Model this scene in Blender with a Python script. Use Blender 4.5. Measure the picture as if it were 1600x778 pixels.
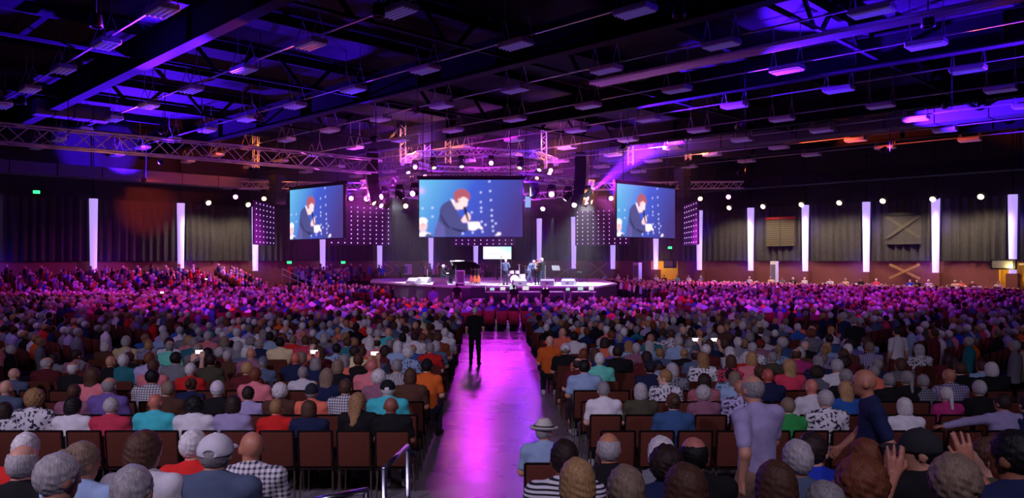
import bpy, bmesh, math, random
import numpy as np
from mathutils import Vector, Matrix

for _o in list(bpy.data.objects):
    bpy.data.objects.remove(_o)
SC = bpy.context.scene
COL = SC.collection
random.seed(7)
RNG = np.random.default_rng(7)

# ------------------------------------------------------------------ camera, world, exposure
F, HZ, CH = 1200.0, 405.0, 3.1          # focal length in px, horizon row, camera height
cam_d = bpy.data.cameras.new('camera')
cam_d.sensor_width = 36.0
cam_d.lens = 36.0 * F / 1600.0
cam_d.shift_y = (HZ - 389.0) / 1600.0
cam_d.clip_end = 400
cam = bpy.data.objects.new('camera', cam_d)
cam.location = (0, 0, CH)
cam.rotation_euler = (math.pi / 2, 0, 0)
COL.objects.link(cam)
SC.camera = cam
SC.view_settings.view_transform = 'Standard'
SC.view_settings.look = 'None'
SC.view_settings.exposure = 0.0
SC.view_settings.gamma = 1.0
SC.view_settings.use_curve_mapping = False
world = bpy.data.worlds.new('hall_air')
SC.world = world
world.use_nodes = True
world.node_tree.nodes['Background'].inputs[0].default_value = (0.02, 0.012, 0.05, 1)
world.node_tree.nodes['Background'].inputs[1].default_value = 0.12


def P(px, py, d):
    return Vector(((px - 800.0) / F * d, d, CH - (py - HZ) / F * d))


def UV(u, v, z=0.0):
    s = math.sqrt(0.5)
    return Vector(((u - v) * s, (u + v) * s, z))


def lin(c):
    out = []
    for x in c[:3]:
        x = x / 255.0
        out.append(x / 12.92 if x <= 0.04045 else ((x + 0.055) / 1.055) ** 2.4)
    return tuple(out) + (1.0,)


def spot(loc, target, power, color, angle=40, blend=0.6, size=0.25):
    l = bpy.data.lights.new('spot_beam', 'SPOT')
    l.energy = power
    l.color = color
    l.spot_size = math.radians(angle)
    l.spot_blend = blend
    l.shadow_soft_size = size
    o = bpy.data.objects.new('spot_beam', l)
    o.location = loc
    o.rotation_euler = (Vector(target) - Vector(loc)).to_track_quat('-Z', 'Y').to_euler()
    COL.objects.link(o)
    return o


def point(loc, power, color, size=0.2):
    l = bpy.data.lights.new('lamp_glow', 'POINT')
    l.energy = power
    l.color = color
    l.shadow_soft_size = size
    o = bpy.data.objects.new('lamp_glow', l)
    o.location = loc
    COL.objects.link(o)
    return o


BLUE, VIOLET, MAGENTA, PINK = (0.07, 0.005, 1.0), (0.24, 0.012, 1.0), (0.72, 0.02, 0.9), (1.0, 0.10, 0.8)
LAV, WARM, RED, COOL = (0.80, 0.68, 1.0), (1.0, 0.78, 0.50), (1.0, 0.10, 0.02), (0.8, 0.85, 1.0)
STC = Vector((-2.5, 57.0, 0))            # middle of the stage

# fill lamps added out of view to brighten the audience (their housings are built with the ceiling below)
ADDED_FILL = [(-9, -2, 10.3), (0, -4, 10.3), (9, -2, 10.3), (-16, 14, 10.3), (16, 14, 10.3)]
for (x, y, z), (tx, ty), e in zip(ADDED_FILL, [(-4, 11), (1, 9), (5, 11), (-12, 27), (12, 27)], [4500, 1800, 1100, 1300, 500]):
    spot((x, y, z), (tx, ty, 0.8), e, LAV if y < 0 else (.7, .4, 1.0), 64 if y < 0 else 75, 0.9, 0.5)
# coloured uplights slung under the girders (their cans are built with the ceiling below)
UPL = [((-10.5, 31.5, 9.0), (-15, 25.5, 12.2), 60000, BLUE, 76), ((10, 33.5, 9.0), (13, 27, 12.2), 50000, BLUE, 66), ((20, 41, 9.0), (26, 41, 11.2), 20000, BLUE, 74),
       ((-24, 50, 8.4), (-23, 46.5, 12.4), 40000, BLUE, 120), ((-22, 48, 9.2), (-31, 57, 11.6), 26000, BLUE, 28), ((-7, 38.5, 9.2), (-9, 33, 12.3), 4000, BLUE, 60), ((6, 41, 9.2), (10, 36.5, 12.3), 26000, BLUE, 60),
       ((-4, 31, 9.2), (-9.4, 26, 10.8), 9000, RED, 26), ((17, 30, 9.2), (15.8, 24, 10.8), 7000, RED, 24), ((-16, 47, 8.6), (-20, 52, 10.4), 2500, RED, 46),
       ((-16, 35, 9.0), (-13.5, 27, 10.7), 6000, VIOLET, 24), ((15, 50, 8.8), (20, 50, 10.6), 7000, RED, 34), ((24, 34, 9.0), (17, 26, 12.2), 22000, BLUE, 50)]
for a, b, e, c, w in UPL:
    spot(a, b, e * 1.6, c, w, 0.5, 0.12)
# magenta washes on the rows around the stage
for (x, y, z), (tx, ty), e, c, a in [
        ((-7, 50, 8.6), (-15, 40), 22000, MAGENTA, 44), ((6, 50, 8.6), (15, 41), 22000, MAGENTA, 44), ((-9, 55, 8.2), (-24, 46), 17000, MAGENTA, 44),
        ((7, 55, 8.2), (23, 46), 12000, MAGENTA, 44), ((-9, 60, 8.2), (-24, 58), 13000, PINK, 44), ((6, 60, 8.2), (18, 58), 17000, PINK, 44),
        ((-2, 44.5, 8.6), (-1.1, 22), 1300, MAGENTA, 15), ((-1, 44.5, 8.6), (-.5, 30), 6500, MAGENTA, 22)]:
    spot((x, y, z), (tx, ty, 1.0), e, c, a, 0.9, 0.3)
# wash lamps added under the roof to tint the rows from the audience side
ADDED_WASH = [(-13, 24, 10.2), (-4, 23, 10.2), (5, 23, 10.2), (13, 24, 10.2), (-23, 36, 10.2), (22, 36, 10.2)]
for p, (tx, ty), e, c in zip(ADDED_WASH, [(-12, 38), (-4, 37), (4, 37), (12, 38), (-23, 48), (22, 47)], [6500, 5500, 5500, 5500, 6500, 4500],
                             [MAGENTA] * 6):
    spot(p, (tx, ty, 1.0), e, c, 76, 0.9, 0.3)
# white key light on the stage
for (x, y), (tx, ty), e in [((-6, 50), (-5, 54), 9000), ((1, 47), (0, 51), 8500), ((5, 48), (3, 51), 8500), ((-9, 58), (-7, 54), 7000),
                            ((6, 60), (4, 53), 7000)]:
    spot((x, y, 7.8), (tx, ty, 1.4), e, COOL, 46, 0.7, 0.25)

# ------------------------------------------------------------------ materials
MATS = {}


def mat(name, color=(200, 200, 200), rough=0.7, metal=0.0, emit=None, estr=1.0, noise=0.0, nscale=12.0, bump=0.0, spec=0.4, objcol=False, stretch=None):
    m = bpy.data.materials.new(name)
    m.use_nodes = True
    nt = m.node_tree
    b = nt.nodes['Principled BSDF']
    b.inputs['Base Color'].default_value = lin(color)
    b.inputs['Roughness'].default_value = rough
    b.inputs['Metallic'].default_value = metal
    b.inputs['Specular IOR Level'].default_value = spec
    src = None
    if objcol:
        oi = nt.nodes.new('ShaderNodeObjectInfo')
        src = oi.outputs['Color']
    if noise > 0 or bump > 0:
        tc = nt.nodes.new('ShaderNodeTexCoord')
        mp = nt.nodes.new('ShaderNodeMapping')
        mp.inputs['Scale'].default_value = stretch or (1, 1, 1)
        nz = nt.nodes.new('ShaderNodeTexNoise')
        nz.inputs['Scale'].default_value = nscale
        nz.inputs['Detail'].default_value = 4
        nt.links.new(tc.outputs['Object'], mp.inputs['Vector'])
        nt.links.new(mp.outputs['Vector'], nz.inputs['Vector'])
        if noise > 0:
            mr = nt.nodes.new('ShaderNodeMapRange')
            mr.inputs[1].default_value = 0.3
            mr.inputs[2].default_value = 0.7
            mr.inputs[3].default_value = 1.0 - noise
            mr.inputs[4].default_value = 1.0 + noise
            nt.links.new(nz.outputs['Fac'], mr.inputs[0])
            mx = nt.nodes.new('ShaderNodeVectorMath')
            mx.operation = 'SCALE'
            if src:
                nt.links.new(src, mx.inputs[0])
            else:
                mx.inputs[0].default_value = lin(color)[:3]
            nt.links.new(mr.outputs[0], mx.inputs['Scale'])
            src = mx.outputs[0]
        if bump > 0:
            bp = nt.nodes.new('ShaderNodeBump')
            bp.inputs['Strength'].default_value = bump
            bp.inputs['Distance'].default_value = 0.02
            nt.links.new(nz.outputs['Fac'], bp.inputs['Height'])
            nt.links.new(bp.outputs['Normal'], b.inputs['Normal'])
    if src:
        nt.links.new(src, b.inputs['Base Color'])
    if emit:
        b.inputs['Emission Color'].default_value = lin(emit)
        b.inputs['Emission Strength'].default_value = estr
    MATS[name] = m
    return m


def emission_objcol(name, strength):
    m = bpy.data.materials.new(name)
    m.use_nodes = True
    nt = m.node_tree
    b = nt.nodes['Principled BSDF']
    oi = nt.nodes.new('ShaderNodeObjectInfo')
    b.inputs['Base Color'].default_value = (0.02, 0.02, 0.02, 1)
    nt.links.new(oi.outputs['Color'], b.inputs['Emission Color'])
    b.inputs['Emission Strength'].default_value = strength
    MATS[name] = m


def pattern_mat(name, kind):
    """cloth whose print is drawn over the object's own colour"""
    m = bpy.data.materials.new(name)
    m.use_nodes = True
    nt = m.node_tree
    N, L = nt.nodes, nt.links
    b = N['Principled BSDF']
    b.inputs['Roughness'].default_value = 0.85
    oi = N.new('ShaderNodeObjectInfo')
    tc = N.new('ShaderNodeTexCoord')

    def wave(axis, scale, dist=0.0):
        w = N.new('ShaderNodeTexWave')
        w.bands_direction = axis
        w.inputs['Scale'].default_value = scale
        w.inputs['Distortion'].default_value = dist
        L.new(tc.outputs['Object'], w.inputs['Vector'])
        g = N.new('ShaderNodeMath')
        g.operation = 'GREATER_THAN'
        g.inputs[1].default_value = 0.6
        L.new(w.outputs['Fac'], g.inputs[0])
        return g.outputs[0]
    if kind == 'plaid':
        a, c = wave('X', 9), wave('Z', 9)
        s = N.new('ShaderNodeMath')
        s.operation = 'ADD'
        L.new(a, s.inputs[0])
        L.new(c, s.inputs[1])
        h = N.new('ShaderNodeMath')
        h.operation = 'MULTIPLY'
        h.inputs[1].default_value = 0.5
        L.new(s.outputs[0], h.inputs[0])
        fac, dark = h.outputs[0], (0.03, 0.03, 0.05, 1)
    elif kind == 'stripes':
        fac, dark = wave('Z', 12), (0.015, 0.015, 0.03, 1)
    elif kind == 'zebra':
        fac, dark = wave('X', 12, 6.0), (0.015, 0.015, 0.02, 1)
    else:
        v = N.new('ShaderNodeTexNoise')
        v.inputs['Scale'].default_value = 22
        L.new(tc.outputs['Object'], v.inputs['Vector'])
        g = N.new('ShaderNodeMath')
        g.operation = 'GREATER_THAN'
        g.inputs[1].default_value = 0.56
        L.new(v.outputs['Fac'], g.inputs[0])
        fac, dark = g.outputs[0], (0.03, 0.025, 0.05, 1)
    mx = N.new('ShaderNodeMix')
    mx.data_type = 'RGBA'
    L.new(fac, mx.inputs['Factor'])
    L.new(oi.outputs['Color'], mx.inputs['A'])
    mx.inputs['B'].default_value = dark
    L.new(mx.outputs['Result'], b.inputs['Base Color'])
    MATS[name] = m


def vcol_mat(name, emit=0.0, rough=0.85):
    m = bpy.data.materials.new(name)
    m.use_nodes = True
    nt = m.node_tree
    b = nt.nodes['Principled BSDF']
    at = nt.nodes.new('ShaderNodeAttribute')
    at.attribute_name = 'col'
    b.inputs['Roughness'].default_value = rough
    b.inputs['Specular IOR Level'].default_value = 0.25
    if emit > 0:
        b.inputs['Base Color'].default_value = (0.01, 0.01, 0.01, 1)
        nt.links.new(at.outputs['Color'], b.inputs['Emission Color'])
        b.inputs['Emission Strength'].default_value = emit
    else:
        nt.links.new(at.outputs['Color'], b.inputs['Base Color'])
    MATS[name] = m


def skin_mat():
    m = bpy.data.materials.new('skin')
    m.use_nodes = True
    nt = m.node_tree
    b = nt.nodes['Principled BSDF']
    at = nt.nodes.new('ShaderNodeAttribute')
    at.attribute_name = 'col'
    oi = nt.nodes.new('ShaderNodeObjectInfo')
    mx = nt.nodes.new('ShaderNodeMix')
    mx.data_type = 'RGBA'
    mx.blend_type = 'MULTIPLY'
    mx.inputs['Factor'].default_value = 1.0
    nt.links.new(oi.outputs['Color'], mx.inputs['A'])
    nt.links.new(at.outputs['Color'], mx.inputs['B'])
    nt.links.new(mx.outputs['Result'], b.inputs['Base Color'])
    b.inputs['Roughness'].default_value = 0.5
    MATS['skin'] = m


skin_mat()
mat('hair', rough=0.6, objcol=True, noise=0.28, nscale=30, bump=0.4, stretch=(3, 3, 0.5))
mat('cloth', rough=0.9, objcol=True, noise=0.08, nscale=14, bump=0.25)
for k in ('plaid', 'stripes', 'zebra', 'floral'):
    pattern_mat('cloth_' + k, k)
emission_objcol('lens', 9.0)
emission_objcol('soft_glow', 0.8)
vcol_mat('crowd')
vcol_mat('screen_picture', emit=1.35)
mat('chair_fabric', (92, 40, 26), 0.9, noise=0.15, nscale=60)
mat('chair_frame', (34, 24, 24), 0.4, 0.6)
mat('chair_leg', (120, 104, 92), 0.35, 0.8)
mat('steel_rail', (200, 200, 210), 0.28, 1.0)
mat('black_metal', (14, 14, 18), 0.5, 0.4)
mat('dark_steel', (28, 27, 34), 0.8, 0.0, spec=0.15)
mat('girder_paint', (27, 26, 34), 0.85, 0.0, noise=0.1, nscale=2, spec=0.1)
mat('ceiling_deck', (30, 29, 38), 0.9, noise=0.2, nscale=1.5, spec=0.1)
mat('truss_alu', (175, 172, 182), 0.35, 0.35)
mat('white_enamel', (215, 215, 220), 0.5)
mat('lamp_tube', (190, 185, 210), 0.4, emit=(150, 120, 255), estr=0.10)
mat('curtain_cloth', (58, 56, 58), 0.95, noise=0.12, nscale=3)
mat('wainscot', (112, 62, 56), 0.7, noise=0.12, nscale=1.2)
mat('wall_dark', (46, 44, 52), 0.9, noise=0.1, nscale=1)
mat('lit_fabric', (230, 225, 245), 0.8, emit=(196, 168, 255), estr=0.85)
mat('yellow_wall', (235, 180, 40), 0.7, noise=0.06, nscale=2)
mat('wood_brace', (150, 112, 64), 0.7, noise=0.15, nscale=6)
mat('riser_carpet', (30, 26, 32), 0.95, noise=0.2, nscale=40)
mat('stage_top', (200, 200, 205), 0.45, noise=0.06, nscale=2)
mat('stage_skirt', (84, 78, 88), 0.9, noise=0.1, nscale=4)
mat('speaker_black', (20, 20, 24), 0.7, noise=0.2, nscale=30)
mat('speaker_grille', (120, 118, 122), 0.6)
mat('piano_black', (12, 12, 14), 0.15)
mat('gear_white', (225, 225, 225), 0.5)
mat('gear_dark', (30, 28, 40), 0.5)
mat('cymbal', (220, 180, 90), 0.3, 0.9)
mat('guitar_wood', (205, 110, 40), 0.35)
mat('guitar_neck', (80, 45, 25), 0.5)
mat('green_glow', (20, 120, 40), 0.6, emit=(40, 255, 110), estr=4.0)
mat('phone_glow', (230, 230, 240), 0.4, emit=(255, 235, 245), estr=2.5)
mat('phone_body', (16, 16, 18), 0.4)
mat('panel_purple', (70, 16, 90), 0.6, noise=0.2, nscale=2)
mat('dot_glow', (230, 200, 255), 0.5, emit=(240, 190, 255), estr=1.6)
mat('hat_straw', (205, 198, 190), 0.85, noise=0.1, nscale=40)
mat('hat_band', (60, 52, 54), 0.9)
mat('red_trim', (140, 24, 24), 0.7)
mat('shutter', (84, 76, 62), 0.8)
mat('duct_grey', (92, 90, 98), 0.8, spec=0.15)
mat('hatch_board', (70, 66, 60), 0.85)
mat('wedge_grey', (150, 150, 156), 0.6)
mat('orange_box', (210, 90, 40), 0.6)


def floor_mat():
    m = bpy.data.materials.new('polished_concrete')
    m.use_nodes = True
    nt = m.node_tree
    b = nt.nodes['Principled BSDF']
    tc = nt.nodes.new('ShaderNodeTexCoord')
    nz = nt.nodes.new('ShaderNodeTexNoise')
    nz.inputs['Scale'].default_value = 0.9
    nz.inputs['Detail'].default_value = 6
    nt.links.new(tc.outputs['Object'], nz.inputs['Vector'])
    rp = nt.nodes.new('ShaderNodeValToRGB')
    rp.color_ramp.elements[0].position = 0.3
    rp.color_ramp.elements[0].color = lin((118, 112, 118))
    rp.color_ramp.elements[1].position = 0.75
    rp.color_ramp.elements[1].color = lin((158, 150, 156))
    nt.links.new(nz.outputs['Fac'], rp.inputs['Fac'])
    nt.links.new(rp.outputs['Color'], b.inputs['Base Color'])
    mr = nt.nodes.new('ShaderNodeMapRange')
    mr.inputs[3].default_value = 0.20
    mr.inputs[4].default_value = 0.36
    nt.links.new(nz.outputs['Fac'], mr.inputs[0])
    nt.links.new(mr.outputs[0], b.inputs['Roughness'])
    b.inputs['Specular IOR Level'].default_value = 0.75
    MATS['floor'] = m


floor_mat()

# ------------------------------------------------------------------ mesh helpers


def np_mesh(name, V, Q, smooth=False, cols=None, mats=()):
    """mesh from an (n,3) vertex array and a list/array of faces"""
    me = bpy.data.meshes.new(name)
    V = np.asarray(V, dtype=np.float32)
    if isinstance(Q, np.ndarray):
        k = Q.shape[1]
        me.vertices.add(len(V))
        me.vertices.foreach_set('co', V.ravel())
        me.loops.add(Q.size)
        me.loops.foreach_set('vertex_index', Q.astype(np.int32).ravel())
        me.polygons.add(len(Q))
        me.polygons.foreach_set('loop_start', np.arange(0, Q.size, k, dtype=np.int32))
        me.update(calc_edges=True)
    else:
        me.from_pydata(V.tolist(), [], Q)
    if smooth:
        me.polygons.foreach_set('use_smooth', np.ones(len(me.polygons), dtype=bool))
    if cols is not None:
        a = me.color_attributes.new('col', 'FLOAT_COLOR', 'POINT')
        a.data.foreach_set('color', np.asarray(cols, dtype=np.float32).ravel())
    for m in mats:
        me.materials.append(MATS[m] if isinstance(m, str) else m)
    me.validate()
    return me


class MB:
    def __init__(s):
        s.v, s.f = [], []

    def add(s, vs, fs):
        n = len(s.v)
        s.v += [tuple(v) for v in vs]
        s.f += [tuple(i + n for i in f) for f in fs]
        return s

    def box(s, c, size, rz=0.0, M=None):
        x, y, z = size[0] / 2, size[1] / 2, size[2] / 2
        vs = [Vector((sx * x, sy * y, sz * z)) for sz in (-1, 1) for sy in (-1, 1) for sx in (-1, 1)]
        R = M if M is not None else Matrix.Rotation(rz, 3, 'Z')
        vs = [R @ v + Vector(c) for v in vs]
        return s.add(vs, [(0, 2, 3, 1), (4, 5, 7, 6), (0, 1, 5, 4), (2, 6, 7, 3), (0, 4, 6, 2), (1, 3, 7, 5)])

    def cbox(s, c, size, b, rz=0.0, M=None):
        """box with chamfered edges (26-faced)"""
        h = [size[0] / 2, size[1] / 2, size[2] / 2]
        b = min(b, min(h) * 0.9)
        bm = bmesh.new()
        bmesh.ops.create_cube(bm, size=1)
        for v in bm.verts:
            v.co = Vector((v.co.x * size[0], v.co.y * size[1], v.co.z * size[2]))
        bmesh.ops.bevel(bm, geom=bm.edges[:], offset=b, segments=2, affect='EDGES', profile=0.5)
        R = M if M is not None else Matrix.Rotation(rz, 3, 'Z')
        bm.verts.index_update()
        s.add([R @ v.co + Vector(c) for v in bm.verts], [[v.index for v in f.verts] for f in bm.faces])
        bm.free()
        return s

    def tube(s, a, b, ra, rb=None, n=8, caps=True):
        rb = ra if rb is None else rb
        a, b = Vector(a), Vector(b)
        d = (b - a).normalized()
        u = d.orthogonal().normalized()
        w = d.cross(u)
        vs = []
        for p, r in ((a, ra), (b, rb)):
            for i in range(n):
                t = 2 * math.pi * i / n
                vs.append(p + (u * math.cos(t) + w * math.sin(t)) * r)
        fs = [(i, (i + 1) % n, n + (i + 1) % n, n + i) for i in range(n)]
        if caps:
            fs += [tuple(range(n - 1, -1, -1)), tuple(range(n, 2 * n))]
        return s.add(vs, fs)

    def path(s, pts, r, n=8):
        for a, b in zip(pts[:-1], pts[1:]):
            s.tube(a, b, r, r, n)
        for p in pts[1:-1]:
            s.ball(p, r, 6, 4)
        return s

    def ball(s, c, r, n=10, m=6):
        r = (r, r, r) if not hasattr(r, '__len__') else r
        vs, fs = [], []
        for j in range(m + 1):
            ph = math.pi * j / m
            for i in range(n):
                t = 2 * math.pi * i / n
                vs.append((c[0] + r[0] * math.sin(ph) * math.cos(t), c[1] + r[1] * math.sin(ph) * math.sin(t), c[2] + r[2] * math.cos(ph)))
        for j in range(m):
            for i in range(n):
                fs.append((j * n + i, (j + 1) * n + i, (j + 1) * n + (i + 1) % n, j * n + (i + 1) % n))
        return s.add(vs, fs)

    def lathe(s, prof, c=(0, 0, 0), n=20, sx=1.0, sy=1.0):
        vs, fs = [], []
        for r, z in prof:
            for i in range(n):
                t = 2 * math.pi * i / n
                vs.append((c[0] + r * sx * math.cos(t), c[1] + r * sy * math.sin(t), c[2] + z))
        for j in range(len(prof) - 1):
            for i in range(n):
                fs.append((j * n + i, j * n + (i + 1) % n, (j + 1) * n + (i + 1) % n, (j + 1) * n + i))
        return s.add(vs, fs)

    def prism(s, poly, z0, z1):
        n = len(poly)
        vs = [(x, y, z0) for x, y in poly] + [(x, y, z1) for x, y in poly]
        fs = [(i, (i + 1) % n, n + (i + 1) % n, n + i) for i in range(n)]
        fs += [tuple(range(n - 1, -1, -1)), tuple(range(n, 2 * n))]
        return s.add(vs, fs)

    def mesh(s, name, m, smooth=False):
        me = bpy.data.meshes.new(name)
        me.from_pydata([tuple(v) for v in s.v], [], s.f)
        me.materials.append(MATS[m])
        if smooth:
            me.polygons.foreach_set('use_smooth', [True] * len(me.polygons))
        return me

    def build(s, name, m, parent=None, smooth=False, loc=None, rz=0.0):
        return obj(name, s.mesh(name, m, smooth), parent, loc, rz)


def obj(name, me, parent=None, loc=None, rz=0.0, color=None):
    o = bpy.data.objects.new(name, me)
    COL.objects.link(o)
    if parent is not None:
        o.parent = parent
    if loc is not None:
        o.location = loc
    if rz:
        o.rotation_euler = (0, 0, rz)
    if color is not None:
        o.color = color
    return o


def tag(o, label, cat, group=None):
    o['label'] = label
    o['category'] = cat
    if group:
        o['group'] = group
    return o


def thing(name, label, cat, loc=(0, 0, 0), rz=0.0, group=None):
    o = bpy.data.objects.new(name, None)
    o.empty_display_size = 0.1
    o.location = loc
    o.rotation_euler = (0, 0, rz)
    COL.objects.link(o)
    return tag(o, label, cat, group)


def struct(o):
    o['kind'] = 'structure'
    return o


def dup(root, label, loc, rz=0.0, group=None):
    r = root.copy()
    COL.objects.link(r)
    r.location = loc
    r.rotation_euler = (0, 0, rz)
    r['label'] = label
    if group:
        r['group'] = group
    for ch in root.children:
        c = ch.copy()
        COL.objects.link(c)
        c.parent = r
        for g in ch.children:
            d = g.copy()
            COL.objects.link(d)
            d.parent = c
    return r


ORD = ['first', 'second', 'third', 'fourth', 'fifth', 'sixth', 'seventh', 'eighth', 'ninth', 'tenth', 'eleventh', 'twelfth', 'thirteenth',
       'fourteenth', 'fifteenth', 'sixteenth', 'seventeenth', 'eighteenth', 'nineteenth', 'twentieth', 'twenty-first', 'twenty-second',
       'twenty-third', 'twenty-fourth', 'twenty-fifth']
# ------------------------------------------------------------------ the hall (axes u, v run along the two far walls, 45 degrees to the view)
Q45 = math.pi / 4
DW = 87.0
WU = DW * math.sqrt(0.5)
LO = -22.0
MID, LEN = (WU + LO) / 2, WU - LO


def ubox(u, v, z, su, sv, sz, mb=None):
    return (mb or MB()).box(UV(u, v, z), (su, sv, sz), Q45)


struct(ubox(MID, MID, -0.15, LEN + 2, LEN + 2, 0.3).build('floor', 'floor'))
struct(ubox(MID, MID, 12.6, LEN + 2, LEN + 2, 0.3).build('ceiling', 'ceiling_deck'))
for nm, u, v, su, sv in (('wall_right', WU + .2, MID, .4, LEN), ('wall_left', MID, WU + .2, LEN, .4),
                         ('wall_rear_left', LO - .2, MID, .4, LEN), ('wall_rear_right', MID, LO - .2, LEN, .4)):
    struct(ubox(u, v, 6.2, su, sv, 12.5).build(nm, 'wall_dark'))


def right_v(px):
    t = (px - 800) / F
    x = DW * t / (1 + t)
    return (DW - 2 * x) * math.sqrt(.5)


RPX = [847, 901, 962, 1029, 1097, 1177, 1262, 1357, 1465, 1585]
LPX = [739, 669, 589, 500, 395, 279, 143]
RV = [right_v(p) for p in RPX]
RV += [RV[-1] - 4.9 * i for i in (1, 2, 3)]
LU = [right_v(1600 - p) for p in LPX]
LU += [LU[-1] - 6.26 * i for i in (1, 2)]

# wainscot panels below the curtains, one per bay
WT = 2.12
WH = 2.95
for side in ('right', 'left'):
    edges = [WU - .05] + (RV if side == 'right' else LU)
    first = None
    for a, b in zip(edges[:-1], edges[1:]):
        m = MB()
        if side == 'right':
            m.cbox(UV(WU - .04, (a + b) / 2, WH / 2), (.08, abs(a - b) - .03, WH), .02, Q45)
        else:
            m.cbox(UV((a + b) / 2, WU - .04, WH / 2), (abs(a - b) - .03, .08, WH), .02, Q45)
        o = m.build('panel', 'wainscot')
        if first is None:
            o.name = 'trim_1' if side == 'right' else 'trim_2'
            first = struct(o)
        else:
            o.parent = first


def column(u, v, label, group):
    t = thing('light_column', label, 'light column', UV(u, v, 0), Q45, group)
    MB().cbox((0, 0, WT / 2), (.7, .7, WT), .03).build('pedestal', 'wainscot', t)
    m = MB()
    m.lathe([(0, WT + .01), (.22, WT + .01), (.22, WT + .05), (.235, 3.2), (.265, 5.5), (.29, 7.45), (.29, 7.5), (0, 7.5)], (0, 0, 0), 14)
    m.build('fabric_sleeve', 'lit_fabric', t, True)
    MB().lathe([(0, 7.5), (.2, 7.5), (.2, 7.6), (.05, 7.62), (.05, 12.4), (0, 12.4)], (0, 0, 0), 8).build('hanger', 'black_metal', t)


for i, v in enumerate(RV[:11]):
    column(WU - .45, v, f'glowing lavender fabric column on right wall, {ORD[i]} from the hall corner', 'lit columns on the right wall')
    point(UV(WU - 1.0, v + .55, 2.5), 55, BLUE, .1)
    point(UV(WU - 1.0, v - .55, 5.6), 35, BLUE, .1)
for i, u in enumerate(LU[:8]):
    column(u, WU - .45, f'glowing lavender fabric column on left wall, {ORD[i]} from the hall corner', 'lit columns on the left wall')
    point(UV(u + .55, WU - 1.0, 2.5), 45, BLUE, .1)


def curtain(side, a, b, label):
    """pleated curtain between two columns"""
    a, b = min(a, b) + .42, max(a, b) - .42
    n = max(24, int((b - a) / .085))
    zs = [WH + .02, 3.6, 5.2, 7.0, 7.5]
    ph = random.random() * 6
    V = []
    for k, z in enumerate(zs):
        amp = [.13, .12, .10, .07, .04][k]
        for i in range(n + 1):
            s = a + (b - a) * i / n
            w = amp * (math.sin(s * 11 + ph + .5 * math.sin(s * 3.1)) + .45 * math.sin(s * 23 + 1.3 * ph)) + .05 * math.sin(s * 1.7 + k * .3)
            dd = WU - .32 + w
            V.append(UV(dd, s, z) if side == 'right' else UV(s, dd, z))
    m = n + 1
    fs = []
    for k in range(len(zs) - 1):
        for i in range(n):
            q = (k * m + i, k * m + i + 1, (k + 1) * m + i + 1, (k + 1) * m + i)
            fs.append(q)
    me = np_mesh('curtain', [tuple(p) for p in V], fs, True, None, ('curtain_cloth',))
    tag(obj('curtain', me), label, 'curtain', 'pleated curtains of the ' + side + ' wall')


for i in range(len(RV)):
    a, b = ([WU - .1] + RV)[i:i + 2]
    curtain('right', a, b, f'grey pleated curtain on right wall, {ORD[i]} bay from the hall corner')
for i in range(len(LU)):
    a, b = ([WU - .1] + LU)[i:i + 2]
    curtain('left', a, b, f'grey pleated curtain on left wall, {ORD[i]} bay from the hall corner')


# ------------------------------------------------------------------ things on the right wall
def wall_pt(px, py, off=0.3):
    """point in front of the right wall seen at this pixel of the photograph"""
    t = abs(px - 800) / F
    d = (DW - off * 1.414) / (1 + t)
    return P(px, py, d)


def shutter_panel(px0, px1, py0, py1):
    a, b = wall_pt(px0, py1, .62), wall_pt(px1, py0, .62)
    w = math.hypot(b.x - a.x, b.y - a.y)
    hgt = b.z - a.z
    t = thing('window_shutter', 'slatted grey-brown shutter with red header on the right wall', 'shutter', (a + b) / 2, -Q45)
    MB().box((0, 0.03, 0), (w, .04, hgt)).build('backing', 'curtain_cloth', t)
    n = 12
    sm = MB().box((0, 0, 0), (w - .08, .05, hgt / n * .62)).mesh('slat', 'shutter')
    for k in range(n):
        obj('slat', sm, t, (0, -.02, -hgt / 2 + (k + .5) * (hgt - .25) / n))
    MB().cbox((0, -.03, hgt / 2 - .1), (w + .1, .12, .22), .02).build('header', 'red_trim', t)
    MB().box((0, -.05, 0), (.06, .05, hgt)).build('mullion', 'curtain_cloth', t)


shutter_panel(1197, 1242, 338, 385)


def brace_panel():
    a, b = wall_pt(1383, 382, .62), wall_pt(1440, 331, .62)
    w, hgt = math.hypot(b.x - a.x, b.y - a.y), b.z - a.z
    t = thing('braced_hatch', 'square grey hatch crossed by two boards on the right wall', 'hatch', (a + b) / 2, -Q45)
    MB().box((0, .04, 0), (w, .06, hgt)).build('backing', 'curtain_cloth', t)
    for s in (-1, 1):
        ang = math.atan2(hgt * .75, w) * s
        MB().box((0, -.03 * (1.5 + s), .1), (w * 1.1, .06, .22), M=Matrix.Rotation(-ang, 3, 'Y')).build('board', 'hatch_board', t)
    MB().box((0, -.04, hgt / 2 - .1), (w, .1, .22)).build('header', 'black_metal', t)


brace_panel()


def cross_brace(px, py, wpx, hpx, label):
    c = wall_pt(px, py, .35)
    k = c.y / F
    w, hgt = wpx * k * 1.3, hpx * k
    t = thing('cross_brace', label, 'brace', c, -Q45 if px > 800 else Q45, 'wooden cross braces along the wall')
    for s in (-1, 1):
        MB().box((0, -.04 * s, 0), (math.hypot(w, hgt), .07, .17), M=Matrix.Rotation(-s * math.atan2(hgt, w), 3, 'Y')).build('board', 'wood_brace', t)


cross_brace(1413, 424, 34, 22, 'crossed timber boards on brown wall, right of the braced hatch')
cross_brace(884, 424, 38, 24, 'crossed timber boards on brown wall, just beside the stage')
cross_brace(935, 421, 26, 20, 'crossed timber boards on brown wall, second from the stage')
cross_brace(617, 421, 32, 18, 'crossed timber boards on brown wall, left of the stage')


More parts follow.
